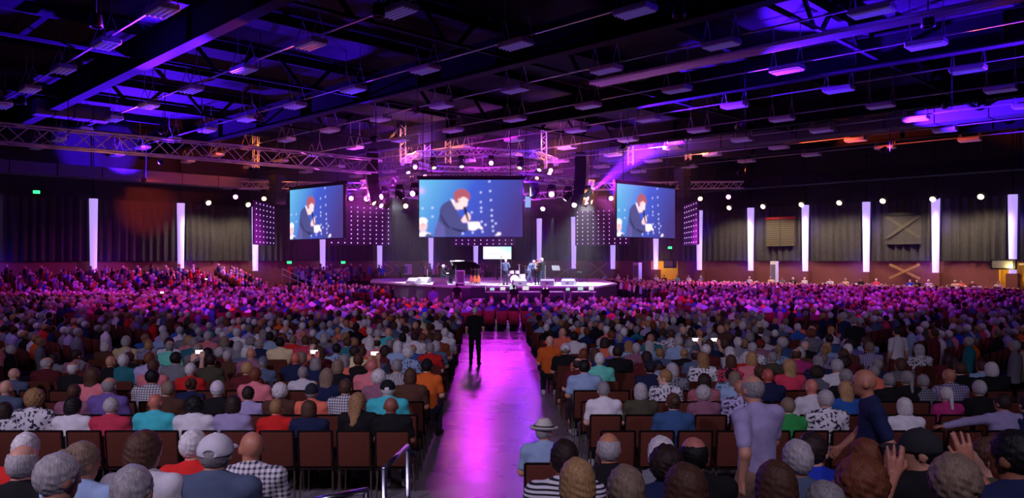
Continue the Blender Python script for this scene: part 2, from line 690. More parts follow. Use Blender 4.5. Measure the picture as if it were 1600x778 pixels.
def doorway(px0, px1, py0, label, lamp):
    a, b = wall_pt(px0, 440, .14), wall_pt(px1, py0, .14)
    w = math.hypot(b.x - a.x, b.y - a.y)
    t = thing('service_doorway', label, 'doorway', ((a.x + b.x) / 2, (a.y + b.y) / 2, 0), -Q45)
    MB().box((0, .02, b.z / 2), (w, .05, b.z)).build('yellow_panel', 'yellow_wall', t)
    for s in (-1, 1):
        MB().box((s * w / 2, -.03, b.z / 2), (.12, .16, b.z)).build('jamb', 'yellow_wall', t)
    MB().box((0, -.03, b.z + .08), (w + .12, .16, .16)).build('lintel', 'wainscot', t)
    c = MB()
    c.box((w * .25, -.08, b.z - .12), (.5, .1, .08)).build('lamp', 'soft_glow', t).color = (1, .7, .3, 1)
    mid = (a + b) / 2
    point((mid.x - 1.0, mid.y - 1.0, b.z - .3), lamp, (1, .75, .25), .2)


doorway(1019, 1058, 408, 'bright yellow doorway recess in the wall right of the stage', 60)
doorway(1563, 1612, 410, 'yellow-lit doorway recess at the photo\'s right edge', 120)


def booth(px, py, w, hgt, m, label):
    c = wall_pt(px, py, 1.2)
    t = thing('wall_box', label, 'box', (c.x, c.y, c.z), -Q45)
    MB().cbox((0, 0, 0), (w, .5, hgt), .03).build('case', m, t)
    MB().box((0, -.27, 0), (w * .8, .04, hgt * .7)).build('front_plate', 'speaker_grille', t)


booth(1047, 412, 1.1, .8, 'speaker_black', 'black box hung above the yellow doorway')
booth(1568, 413, 1.5, .7, 'speaker_black', 'black box over the doorway at the far right')
booth(996, 424, .7, 1.7, 'gear_white', 'pale upright sign case left of the yellow doorway')
booth(1210, 425, .5, 1.8, 'gear_white', 'white pillar sign standing by the right wall')
booth(638, 421, 0.55, 1.0, 'gear_white', 'small pale cabinet by the wall behind the stage')


# ------------------------------------------------------------------ flood lights along the walls
def flood(px, py, k, side):
    p = wall_pt(px, py, 2.2)
    rz = -Q45 if side == 'right' else Q45
    t = thing('flood_light', f'warm white flood light above the curtains of the {side} wall, {ORD[k]} from the stage', 'flood light', p, rz,
              'flood lights along the walls')
    MB().cbox((0, .1, 0.02), (.62, .26, .36), .04).build('housing', 'black_metal', t)
    MB().lathe([(0, 0), (.15, 0.02), (.2, .08), (.15, .12), (0, .14)], (0, 0, 0), 12).build('lens', 'lens', t).color = (.5, .4, .24, 1)
    t.children[-1].rotation_euler = (math.pi / 2 + .5, 0, 0)
    t.children[-1].location = (0, -.04, -.12)
    MB().tube((0, .1, .2), (0, .1, 12.4 - p.z), .03, n=6).build('drop_pipe', 'black_metal', t)
    q = p + Vector((-.5 if side == 'right' else .5, -.5, -.3))
    spot(q, (q.x + (1.2 if side == 'right' else -1.2), q.y + 1.2, 0), 900, WARM, 130, .6, .3)


for k, (px, py) in enumerate([(1140, 322), (1193, 320), (1253, 317), (1312, 314), (1380, 311), (1458, 308), (1533, 304)]):
    flood(px, py, k, 'right')
for k, (px, py) in enumerate([(387, 317), (325, 314)]):
    flood(px, py, k, 'left')
spot(P(250, 270, 46), wall_pt(228, 325, .3), 12000, RED, 20, .9, .2)

for px, py, label in ((57, 300, 'small green exit lamp high on the dark left wall'), (452, 410, 'green exit lamp over the far left bleachers'),
                      (536, 410, 'faint green exit lamp behind the stage-side bleachers'), (1047, 387, 'green exit lamp below the right-hand screen')):
    p = wall_pt(px, py, .8)
    t = thing('exit_lamp', label, 'exit lamp', p, Q45 if px < 800 else -Q45)
    MB().cbox((0, .05, 0), (.5, .1, .3), .02).build('case', 'black_metal', t)
    MB().box((0, -.01, 0), (.4, .04, .2)).build('glow_plate', 'green_glow', t)

# ------------------------------------------------------------------ ceiling steel
HC = 7.5
ZF = CH + HC
for i, uu in enumerate([1.5, 2.87, 4.24, 5.61, 6.98]):
    u = uu * HC
    t = thing('ceiling_girder', f'dark steel roof girder running up to the right, {ORD[i]} counted from the nearest', 'girder', UV(u, MID, 0), Q45,
              'roof girders')
    MB().box((0, 0, ZF + .15), (.5, LEN - .4, .06)).build('bottom_flange', 'girder_paint', t)
    MB().box((0, 0, ZF + .75), (.05, LEN - .4, 1.14)).build('web_plate', 'girder_paint', t)
    MB().box((0, 0, ZF + 1.35), (.5, LEN - .4, .06)).build('top_flange', 'girder_paint', t)
    sm = MB().box((0, 0, ZF + .75), (.4, .03, 1.12)).mesh('stiffener', 'girder_paint')
    for k in range(14):
        obj('stiffener', sm, t, (0, (k - 7) * 5.1 + 2.5, 0))

# open-web joists across the girders
JV = [1.5 + 1.366 * j for j in range(-1, 5)]
diag = {}
for j, vv in enumerate(JV):
    v = vv * HC
    t = thing('roof_joist', f'open-web steel roof joist running down to the right, {ORD[j]} counted from the nearest', 'joist', UV(MID, v, 0), Q45, 'roof joists')
    MB().box((0, 0, ZF + .42), (LEN - .6, .16, .1)).build('bottom_chord', 'girder_paint', t)
    MB().box((0, 0, ZF + 1.85), (LEN - .6, .16, .1)).build('top_chord', 'girder_paint', t)
    for s in (0, 1):
        if s not in diag:
            diag[s] = MB().box((0, 0, ZF + 1.13), (.16, .1, 1.95), M=Matrix.Rotation((-1 if s else 1) * math.radians(43), 3, 'Y')).mesh('web_member', 'girder_paint')
    for k in range(34):
        x = -LEN / 2 + 14 + k * 1.95
        if UV(MID + x, v).y > 14:
            obj('web_member', diag[k % 2], t, (x, 0, 0))

# small beams between the joists
for j in range(12):
    v = 6.5 + j * 5.1
    o = ubox(MID, v, 12.2, LEN - 1, .22, .4).build('deck_purlin', 'girder_paint')
    tag(o, f'thin dark purlin under the roof deck, {ORD[j]} counted from the nearest', 'purlin', 'roof purlins')

# round and box ducts
t = thing('pipe_bank', 'bank of four parallel pipes under the roof, upper right', 'pipes', UV(26.1, 0, 0), Q45)
for k in range(4):
    MB().tube((k * .22 - .33, 2, ZF + .1), (k * .22 - .33, 21, ZF + .1), .085, n=8).build('pipe', 'white_enamel', t, True)
for k in range(4):
    MB().box((0, 3 + k * 5.5, ZF + .22), (1.1, .08, .06)).build('pipe_hanger', 'dark_steel', t)
for (u, v, su, sv, z, lab) in ((47, 20, 1.3, 34, ZF + .4, 'long rectangular air duct under the roof on the right'),
                               (21, 56.5, 40, 1.2, 8.9, 'long rectangular air duct above the left curtains'),
                               (12.3, 45.3, 3.6, .9, ZF + .35, 'short rectangular air duct under the roof, upper left'),
                               (57.5, 22, 1.2, 52, 9.2, 'dark box duct running above the right curtains')):
    t = thing('air_duct', lab, 'duct', UV(u, v, z), Q45)
    long_u = su > sv
    n = max(4, int(max(su, sv) / 2.6))
    L_ = max(su, sv) / n
    sm = MB().cbox((0, 0, 0), (L_ - .04, sv, .8) if long_u else (su, L_ - .04, .8), .03).mesh('duct_section', 'dark_steel' if 'dark' in lab else 'duct_grey')
    for k in range(n):
        q = (k + .5) * L_ - n * L_ / 2
        obj('duct_section', sm, t, (q, 0, 0) if long_u else (0, q, 0))

# rows of ceiling fixtures on struts
house = MB()
house.cbox((0, 0, .09), (.66, 1.25, .18), .03)
house_me = house.mesh('housing', 'white_enamel')
tube_me = MB().tube((0, -.58, 0), (0, .58, 0), .028, n=6).mesh('tube', 'lamp_tube')
hang = MB()
hang.tube((-.28, 0, .18), (0, 0, 1.0), .018, n=4).tube((.28, 0, .18), (0, 0, 1.0), .018, n=4).tube((0, 0, .98), (0, 0, 1.9), .018, n=4)
hang_me = hang.mesh('hanger', 'truss_alu')
wire_me = MB().tube((0, -.7, .05), (0, .7, .05), .05, n=6).mesh('strut', 'dark_steel')
UI = [9.0 + 5.1 * i for i in range(-1, 10)]
VJ = [13.9 + 5.1 * j for j in range(-2, 10)]
nf = 0
for i, u in enumerate(UI):
    far = 0
    for j, v in enumerate(VJ):
        p = UV(u, v, ZF)
        px = 800 + F * p.x / p.y
        py = HZ - F * HC / p.y
        if not (-40 < px < 1640 and py > -20):
            continue
        t = thing('ceiling_light', f'louvred ceiling light, {ORD[far]} from the right on the {ORD[i]} nearest lighting strut', 'ceiling light', p, Q45,
                  'ceiling lights in rows')
        far += 1
        nf += 1
        obj('housing', house_me, t)
        if p.y < 50:
            for k in range(4):
                obj('tube', tube_me, t, (-.24 + .16 * k, 0, -.02))
        obj('hanger', hang_me, t, (0, -.55, 0))
        obj('hanger', hang_me, t, (0, .55, 0))
    o = MB().box(UV(u, MID, ZF + .25), (.06, LEN - 2, .05), Q45).build('lighting_strut', 'truss_alu')
    tag(o, f'thin metal strut carrying ceiling lights, {ORD[i]} one counted from the nearest', 'strut', 'lighting struts')

# shades and stems of the added fill lamps, out of view
for k, p in enumerate(ADDED_FILL):
    t = thing('added_fill_lamp', f'round added fill lamp under the roof above the nearest seats, {ORD[k]} of five', 'lamp', (p[0], p[1], p[2] + .1))
    MB().lathe([(0, .5), (.3, .5), (.42, .1), (.42, .05), (.38, .05), (.28, .4), (0, .4)], (0, 0, 0), 14).build('shade', 'black_metal', t, True)
    MB().tube((0, 0, .5), (0, 0, 12.3 - p[2]), .03, n=6).build('stem', 'black_metal', t)

for k, (a, b, e, c, w) in enumerate(UPL):
    t = thing('uplight', f'small black uplight can slung under a girder, {ORD[k]} of thirteen', 'uplight', a, 0, 'uplights under the girders')
    d = (Vector(b) - Vector(a)).normalized()
    q = d.to_track_quat('Z', 'Y').to_euler()
    o = MB().lathe([(0, -.34), (.12, -.34), (.15, -.1), (.15, -.02), (.12, -.02), (.1, -.25), (0, -.25)], (0, 0, 0), 12).build('can', 'black_metal', t, True)
    o.rotation_euler = q
    MB().tube((.18, 0, -.2), (.18, 0, 12.4 - a[2]), .02, n=6).tube((.18, 0, -.2), (0, 0, -.25), .02, n=6).build('drop_pipe', 'black_metal', t)

for k, p in enumerate(ADDED_WASH):
    t = thing('added_wash_lamp', f'dark added wash lamp under the roof over the middle rows, {ORD[k]} of six', 'lamp', (p[0], p[1], p[2] + .15), 0, 'added wash lamps')
    MB().lathe([(0, .4), (.16, .4), (.2, .1), (.2, 0), (.17, 0), (.15, .3), (0, .3)], (0, 0, 0), 12).build('can', 'black_metal', t, True)
    MB().tube((0, 0, .4), (0, 0, 12.4 - p[2] - .2), .025, n=6).build('stem', 'black_metal', t)

# ------------------------------------------------------------------ lattice trusses
brace_me = {}


def box_truss(a, b, side, label, r=.045, m='truss_alu', bay=None, group=None):
    """four chords and separate lattice braces, built along local x"""
    a, b = Vector(a), Vector(b)
    L_ = (b - a).length
    d = (b - a).normalized()
    t = thing('box_truss', label, 'truss', a, 0, group)
    t.rotation_euler = d.to_track_quat('X', 'Z').to_euler()
    h = side / 2
    for sy in (-1, 1):
        for sz in (-1, 1):
            MB().tube((0, sy * h, sz * h), (L_, sy * h, sz * h), r, n=6).build('chord', m, t)
    bay = bay or side
    n = max(1, int(round(L_ / bay)))
    bl = L_ / n
    for face in range(4):
        for k in range(n):
            key = (round(bl, 3), side, k % 2, face, m)
            if key not in brace_me:
                s = 1 if k % 2 else -1
                p, q = [(0, -h, s * h), (bl, -h, -s * h)], None
                if face == 0:
                    p = ((0, -h, s * h), (bl, -h, -s * h))
                elif face == 1:
                    p = ((0, h, -s * h), (bl, h, s * h))
                elif face == 2:
                    p = ((0, s * h, h), (bl, -s * h, h))
                else:
                    p = ((0, -s * h, -h), (bl, s * h, -h))
                brace_me[key] = MB().tube(p[0], p[1], r * .55, n=5).mesh('brace', m)
            obj('brace', brace_me[key], t, (k * bl, 0, 0))
    return t


def droppers(t, pts):
    for p in pts:
        p = Vector(p)
        loc = t.matrix_basis.inverted() @ p
        loc2 = t.matrix_basis.inverted() @ Vector((p.x, p.y, 12.45))
        MB().tube(loc, loc2, .02, n=5).build('hanging_chain', 'dark_steel', t)


ta, tb = P(-60, 203, 34), P(585, 268, 47.3)
tb.z = ta.z
T = box_truss(ta, tb, .85, 'long aluminium lattice truss reaching in from the left toward the stage', .05)
droppers(T, [ta.lerp(tb, k) for k in (.2, .5, .8)])
point(ta.lerp(tb, .3) + Vector((1.2, -1.5, -2.2)), 160, (1, .3, .12), .1)
point(ta.lerp(tb, .7) + Vector((1.2, -1.5, -2.2)), 160, (1, .25, .3), .1)

# ring of trusses over the stage
RC = Vector((-2.3, 54.5, 8.1))
RR = 8.2
ring = [RC + Vector((RR * math.cos(math.radians(22.5 + 45 * k)), RR * math.sin(math.radians(22.5 + 45 * k)), 0)) for k in range(8)]
for k in range(8):
    T = box_truss(ring[k], ring[(k + 1) % 8], .5, f'lattice truss over the stage, side {ORD[k]} of the lighting octagon', .05, group='stage ring trusses')
    droppers(T, [ring[k]])
RC2 = RC + Vector((0, 0, 1.9))
ring2 = [RC2 + Vector((5.4 * math.cos(math.radians(45 * k)), 5.4 * math.sin(math.radians(45 * k)), 0)) for k in range(8)]
for k in range(8):
    T = box_truss(ring2[k], ring2[(k + 1) % 8], .4, f'lattice truss of the smaller upper octagon over the stage, side {ORD[k]}', .04, group='upper ring trusses')
    droppers(T, [ring2[k]])
for s, lab in ((-1, 'left'), (1, 'right')):
    a = Vector((-2.3 + s * 8.5, 57, 8.5))
    b = Vector((-2.3 + s * 20, 59, 8.8))
    T = box_truss(a, b, .5, f'lattice truss reaching from the stage ring out to the {lab}', .05)
    droppers(T, [a.lerp(b, .3), a.lerp(b, .8)])


# ------------------------------------------------------------------ moving head stage lights
mh_base = MB().cbox((0, 0, -.1), (.36, .3, .2), .03).mesh('base', 'speaker_black')
mh_yoke = MB().box((-.2, 0, -.42), (.05, .16, .5)).box((.2, 0, -.42), (.05, .16, .5)).box((0, 0, -.2), (.44, .16, .05)).mesh('yoke', 'speaker_black')
hm = MB().lathe([(0, .26), (.1, .26), (.15, .16), (.16, -.12), (.17, -.26), (.14, -.26)], (0, 0, 0), 12)
mh_head = hm.mesh('head', 'speaker_black', True)
mh_lens = MB().lathe([(0, -.27), (.08, -.262), (.15, -.25), (.15, -.23), (0, -.23)], (0, 0, 0), 12).mesh('lens', 'lens')


def moving_head(p, target, color, label, scale=1.0, group='stage spotlights'):
    t = thing('stage_spotlight', label, 'spotlight', p, 0, group)
    t.scale = (scale,) * 3
    obj('base', mh_base, t)
    obj('yoke', mh_yoke, t)
    h = obj('head', mh_head, t, (0, 0, -.5))
    d = Vector(target) - (Vector(p) + Vector((0, 0, -.5)))
    h.rotation_euler = d.to_track_quat('-Z', 'Y').to_euler()
    obj('lens', mh_lens, h, color=tuple(color) + (1,))
    return t


W_, M_, V_, O_, B_ = (1, .9, 1), (1, .25, .9), (.55, .25, 1), (1, .45, .2), (.35, .3, 1)
cols = [W_, M_, O_, M_, V_, M_, W_, O_]
for k in range(32):
    e = ring[k // 4].lerp(ring[(k // 4 + 1) % 8], (k % 4 + .5) / 4) + Vector((0, 0, -.28))
    c = cols[(k * 3) % 8]
    out = (e - RC).normalized()
    aim = Vector((out.x * 20, out.y * 20 - 6, -6)) + e if k % 2 else Vector((RC.x * .5, 50, 1.5))
    if k % 5 == 0:
        aim = Vector((0, 2, 5))
        c = cols[(k * 5) % 8]
    moving_head(e, aim, c, f'moving spotlight under the stage ring truss, {ORD[k % 4]} on side {ORD[k // 4]}', 1.25)
for k in range(16):
    e = ring2[k // 2].lerp(ring2[(k // 2 + 1) % 8], (k % 2 + .5) / 2) + Vector((0, 0, -.22))
    moving_head(e, (0, 5, 6) if k % 3 == 0 else (RC.x, 45, 0), [M_, O_, V_][k % 3], f'spotlight under the upper octagon truss, {ORD[k % 2]} on side {ORD[k // 2]}', 1.0)
for s, lab in ((-1, 'left'), (1, 'right')):
    for k in range(5):
        a = Vector((-2.3 + s * 8.5, 57, 8.2)).lerp(Vector((-2.3 + s * 20, 59, 8.5)), (k + .5) / 5)
        moving_head(a, (s * 6, 8, 4) if k % 2 == 0 else (s * 14, 42, 0), [M_, W_, V_, O_, M_][k], f'spotlight on the {lab} outrigger truss, {ORD[k]} from the stage', 1.2)
for k, (px, py, d) in enumerate(((668, 262, 51), (700, 255, 53), (630, 255, 52), (850, 262, 52), (400, 262, 57), (985, 258, 55), (1075, 250, 57))):
    b = P(px, py, d)
    T = box_truss(b, b + Vector((0, .01, 2.6)), .35, f'short upright truss tower among the stage lights, {ORD[k]} of seven', .035, group='truss towers')
    point(b + Vector((.5, -.8, .5)), 150, (1, .22, .03), .1)
    point(b + Vector((-.5, -.8, 1.8)), 90, (1, .3, .05), .1)
moving_head(P(918, 290, 49.2), P(1030, 215, 53), (.9, .7, 1), 'bright violet spotlight at the foot of the right line array', 1.1)
# lamps that colour the truss ring itself
for k in range(8):
    point(ring[k] + Vector((0, -.9, -.9)), 420, [PINK, MAGENTA, VIOLET, (1, .25, .1)][k % 4], .15)
    point(ring2[k] + Vector((0, -.6, .9)), 300, [(1, .2, .06), VIOLET, MAGENTA, BLUE][k % 4], .15)


# ------------------------------------------------------------------ line-array loudspeakers
def line_array(px, ptop, d, n, facing, label, boxw=1.05):
    p = P(px, ptop, d)
    t = thing('line_array', label, 'loudspeaker', p, facing, 'hanging line arrays')
    MB().cbox((0, 0, .12), (boxw, .6, .1), .02).build('flying_bar', 'black_metal', t)
    MB().tube((0, 0, .15), (0, 0, 12.4 - p.z), .025, n=6).build('hanging_chain', 'dark_steel', t)
    me = MB()
    poly = [(-.36, -.13), (.36, -.155), (.36, .155), (-.36, .13)]
    vs = [(x * boxw, y, z) for x in (-.5, .5) for y, z in poly]
    me.add(vs, [(3, 2, 1, 0), (4, 5, 6, 7), (0, 1, 5, 4), (1, 2, 6, 5), (2, 3, 7, 6), (3, 0, 4, 7)])
    bm_ = me.mesh('cabinet', 'speaker_black')
    gm = MB().box((0, .37, 0), (boxw * .94, .02, .26)).mesh('grille', 'gear_dark')
    rm = MB().box((0, -.365, 0), (boxw * .55, .02, .2)).mesh('back_plate', 'orange_box')
    z, y, a = -.1, 0.0, 0.0
    for k in range(n):
        a = math.radians(-1.0 * k * k * .22)
        o = obj('cabinet', bm_, t, (0, y, z - .15))
        o.rotation_euler = (a, 0, 0)
        obj('grille', gm, o)
        obj('back_plate', rm, o)
        z -= .31 * math.cos(a)
        y += .31 * math.sin(a)


line_array(581, 238, 50, 10, math.radians(105), 'tall black line array speaker left of the central screen')
line_array(909, 243, 50, 10, math.radians(-105), 'tall black line array speaker right of the central screen')
line_array(434, 272, 58, 7, math.radians(240), 'line array speaker hanging beside the left screen')
line_array(1066, 262, 58, 7, math.radians(120), 'line array speaker hanging behind the right screen')


# ------------------------------------------------------------------ video screens
def picture_mesh(w, h):
    nx, ny = 216, 120
    xs, ys = np.meshgrid(np.linspace(0, 1, nx), np.linspace(0, 1, ny))      # ys: 0 top
    base = np.zeros((ny, nx, 3))

    def put(mask, c, a=1.0):
        c = np.array(lin(c)[:3])
        base[mask] = base[mask] * (1 - a) + c * a

    c0, c1, c2 = (np.array(lin(c)[:3]) for c in ((96, 176, 214), (58, 84, 190), (66, 52, 118)))
    g = np.clip(xs * 1.25 + ys * .35, 0, 1.6)[..., None]
    base[:] = np.where(g < .7, c0 + (c1 - c0) * (g / .7), c1 + (c2 - c1) * np.clip((g - .7) / .7, 0, 1))
    X, Y = xs * 1143 + 115, ys * 624 + 78

    def poly(pts, c, a=1.0):
        ins = np.zeros(X.shape, bool)
        n = len(pts)
        for i in range(n):
            (x1, y1), (x2, y2) = pts[i], pts[(i + 1) % n]
            if y1 == y2:
                continue
            cr = ((y1 > Y) != (y2 > Y)) & (X < (x2 - x1) * (Y - y1) / (y2 - y1) + x1)
            ins ^= cr
        put(ins, c, a)

    def ell(cx, cy, rx, ry, c, a=1.0):
        put(((X - cx) / rx) ** 2 + ((Y - cy) / ry) ** 2 < 1, c, a)
    for cx, cy in ((795, 320), (800, 425), (803, 535), (795, 215), (905, 300), (897, 200), (890, 95), (915, 410), (920, 525), (928, 590), (930, 635),
                   (815, 645), (705, 655), (595, 665), (695, 435), (800, 385), (915, 470), (260, 385), (150, 390), (260, 480), (960, 555), (845, 570)):
        ell(cx, cy, 11, 11, (205, 205, 255))
    ell(995, 668, 22, 18, (245, 225, 240))
    poly([(950, 680), (990, 668), (990, 690), (950, 690)], (240, 220, 235))
    poly([(450, 300), (380, 340), (345, 385), (340, 450), (325, 520), (300, 590), (270, 702), (575, 702), (572, 652), (650, 642), (656, 572), (580, 545),
          (585, 500), (560, 470), (530, 410), (490, 330)], (70, 72, 124))
    poly([(345, 385), (360, 470), (420, 560), (460, 600), (440, 610), (390, 560), (345, 480)], (46, 46, 88))
    poly([(460, 598), (650, 640), (572, 652), (480, 620)], (40, 40, 80))
    poly([(300, 590), (325, 520), (400, 600), (400, 702), (270, 702)], (98, 92, 160), .7)
    poly([(456, 284), (500, 300), (545, 405), (518, 398), (480, 330)], (245, 225, 240))
    poly([(540, 330), (560, 285), (600, 262), (648, 284), (658, 306), (644, 330), (652, 346), (632, 372), (612, 388), (580, 402), (545, 402), (512, 335)],
         (246, 206, 206))
    poly([(512, 335), (545, 402), (545, 420), (515, 380), (495, 330)], (238, 190, 195))
    poly([(492, 268), (496, 225), (530, 188), (580, 174), (630, 186), (668, 224), (682, 268), (668, 300), (650, 284), (612, 262), (580, 270), (560, 292),
          (548, 330), (520, 318)], (164, 84, 96))
    ell(556, 300, 14, 20, (236, 180, 185))
    poly([(575, 520), (610, 470), (645, 430), (676, 455), (684, 500), (660, 540), (600, 550)], (240, 200, 205))
    poly([(604, 376), (628, 372), (642, 430), (666, 528), (648, 532), (618, 440)], (26, 22, 40))
    ell(616, 388, 16, 20, (40, 34, 56))
    poly([(650, 545), (700, 535), (784, 540), (786, 574), (815, 600), (812, 624), (770, 604), (726, 632), (660, 626)], (252, 228, 228))
    poly([(115, 702), (115, 660), (140, 640), (190, 645), (240, 665), (262, 702)], (230, 220, 240))
    poly([(175, 702), (200, 665), (245, 675), (262, 702)], (70, 68, 110))
    ell(155, 578, 46, 72, (244, 196, 200))
    ell(153, 530, 54, 40, (240, 232, 244))
    ell(155, 590, 34, 46, (240, 188, 192))
    poly([(140, 566), (175, 566), (175, 574), (140, 574)], (120, 80, 100))
    for _ in range(2):
        pad = np.pad(base, ((1, 1), (1, 1), (0, 0)), 'edge')
        base = sum(pad[i:i + ny, j:j + nx] for i in range(3) for j in range(3)) / 9
    V = np.stack([(xs - .5) * w, np.zeros_like(xs), (.5 - ys) * h], -1).reshape(-1, 3)
    I = np.arange(nx * ny).reshape(ny, nx)
    Qd = np.stack([I[1:, :-1], I[1:, 1:], I[:-1, 1:], I[:-1, :-1]], -1).reshape(-1, 4)
    c = np.concatenate([base.reshape(-1, 3), np.ones((nx * ny, 1))], 1)
    return np_mesh('picture', V, Qd, False, c, ('screen_picture',))


SW, SH = 6.2, 3.42
PIC = picture_mesh(SW, SH)


def cables(t, p, w, z0):
    for s in (-1, 1):
        MB().tube((s * w * .38, .1, z0), (s * w * .38, .1, 12.4 - p.z), .025, n=5).build('hanging_cable', 'dark_steel', t)


def screen(p, rz, label):
    t = thing('video_screen', label, 'video screen', p, rz, 'hanging video screens')
    MB().cbox((0, .12, 0), (SW + .1, .2, SH + .1), .03).build('cabinet', 'gear_dark', t)
    obj('picture', PIC, t, (0, -.005, 0))
    MB().box((0, .12, SH / 2 + .15), (SW + .3, .22, .18)).build('top_bar', 'black_metal', t)
    cables(t, p, SW, SH / 2 + .2)


pc = P(736, 325.5, 46)
screen(pc, 0, 'large central video screen showing a man in a suit with microphone')
screen(P(493, 333, 51.4), -math.radians(42), 'video screen hanging left of the central screen, angled away')
screen(P(1011, 331, 51.4), math.radians(42), 'video screen hanging right of the central screen, angled away')


def dot_panel(p, rz, label, cols_=10, rows=9):
    t = thing('perforated_panel', label, 'panel', p, rz, 'dotted backs of the far screens')
    MB().cbox((0, .1, 0), (SW, .14, SH), .03).build('sheet', 'panel_purple', t)
    m = MB()
    for i in range(cols_):
        for j in range(rows):
            m.ball(((i + .5) / cols_ * SW - SW / 2, .02, (j + .5) / rows * SH - SH / 2), (.055, .03, .055), 6, 4)
    o = m.build('dot_lights', 'dot_glow', t)
    o['kind'] = 'stuff'
    cables(t, p, SW, SH / 2)
    return t


dot_panel(P(756, 357.5, 77), 0, 'purple dotted panel below and behind the central screen')
dot_panel(P(564, 352, 66), math.radians(42), 'purple dotted panel between the left and central screens')
dot_panel(P(939, 355, 72.6), -math.radians(42), 'purple dotted panel between the central and right screens')
dot_panel(P(415, 350, 62), math.radians(93), 'narrow purple dotted panel left of the left screen', 6, 8)
dot_panel(P(1078, 350, 62), -math.radians(93), 'narrow purple dotted panel right of the right screen', 6, 8)
for x, y in ((-14, 66), (8, 66), (-3, 70)):
    point((x, y, 6.2), 130, MAGENTA, .3)

t = thing('confidence_monitor', 'bright white display with pale blue corner above the stage', 'display', P(777, 395, 62))
MB().cbox((0, .08, 0), (2.36, .1, 1.1), .02).build('frame', 'gear_dark', t)
nx = 24
xs, ys = np.meshgrid(np.linspace(-1, 1, nx), np.linspace(-1, 1, 12))
cc = np.ones((12, nx, 4))
k = np.clip((xs + ys) * .5, 0, 1)[..., None]
cc[..., :3] = np.array([.9, .95, 1.0]) * (1 - k) + np.array([.35, .8, .95]) * k
cc[4:6, 3:14, :3] *= .75
I = np.arange(nx * 12).reshape(12, nx)
obj('display', np_mesh('display', np.stack([xs * 1.13, xs * 0, ys * .5], -1).reshape(-1, 3),
                       np.stack([I[:-1, :-1], I[:-1, 1:], I[1:, 1:], I[1:, :-1]], -1).reshape(-1, 4), False, cc.reshape(-1, 4), ('screen_picture',)), t)
MB().tube((0, .12, -.5), (0, .12, -2.2), .05, n=8).build('stand_pole', 'black_metal', t)

t = thing('side_monitor', 'small upright display beside the right edge of the central screen', 'display', P(825, 318, 50))
MB().cbox((0, .06, 0), (.42, .1, 1.0), .02).build('frame', 'gear_dark', t)
MB().box((0, 0, .1), (.36, .02, .7)).build('display', 'soft_glow', t).color = (.3, .5, .9, 1)
MB().tube((0, .06, .5), (0, .06, 5), .02, n=5).build('hanging_cable', 'dark_steel', t)
# ------------------------------------------------------------------ implicit surfaces -> meshes (surface nets)


def smin(a, b, k):
    h = np.clip(.5 + .5 * (b - a) / k, 0, 1)
    return b + (a - b) * h - k * h * (1 - h)


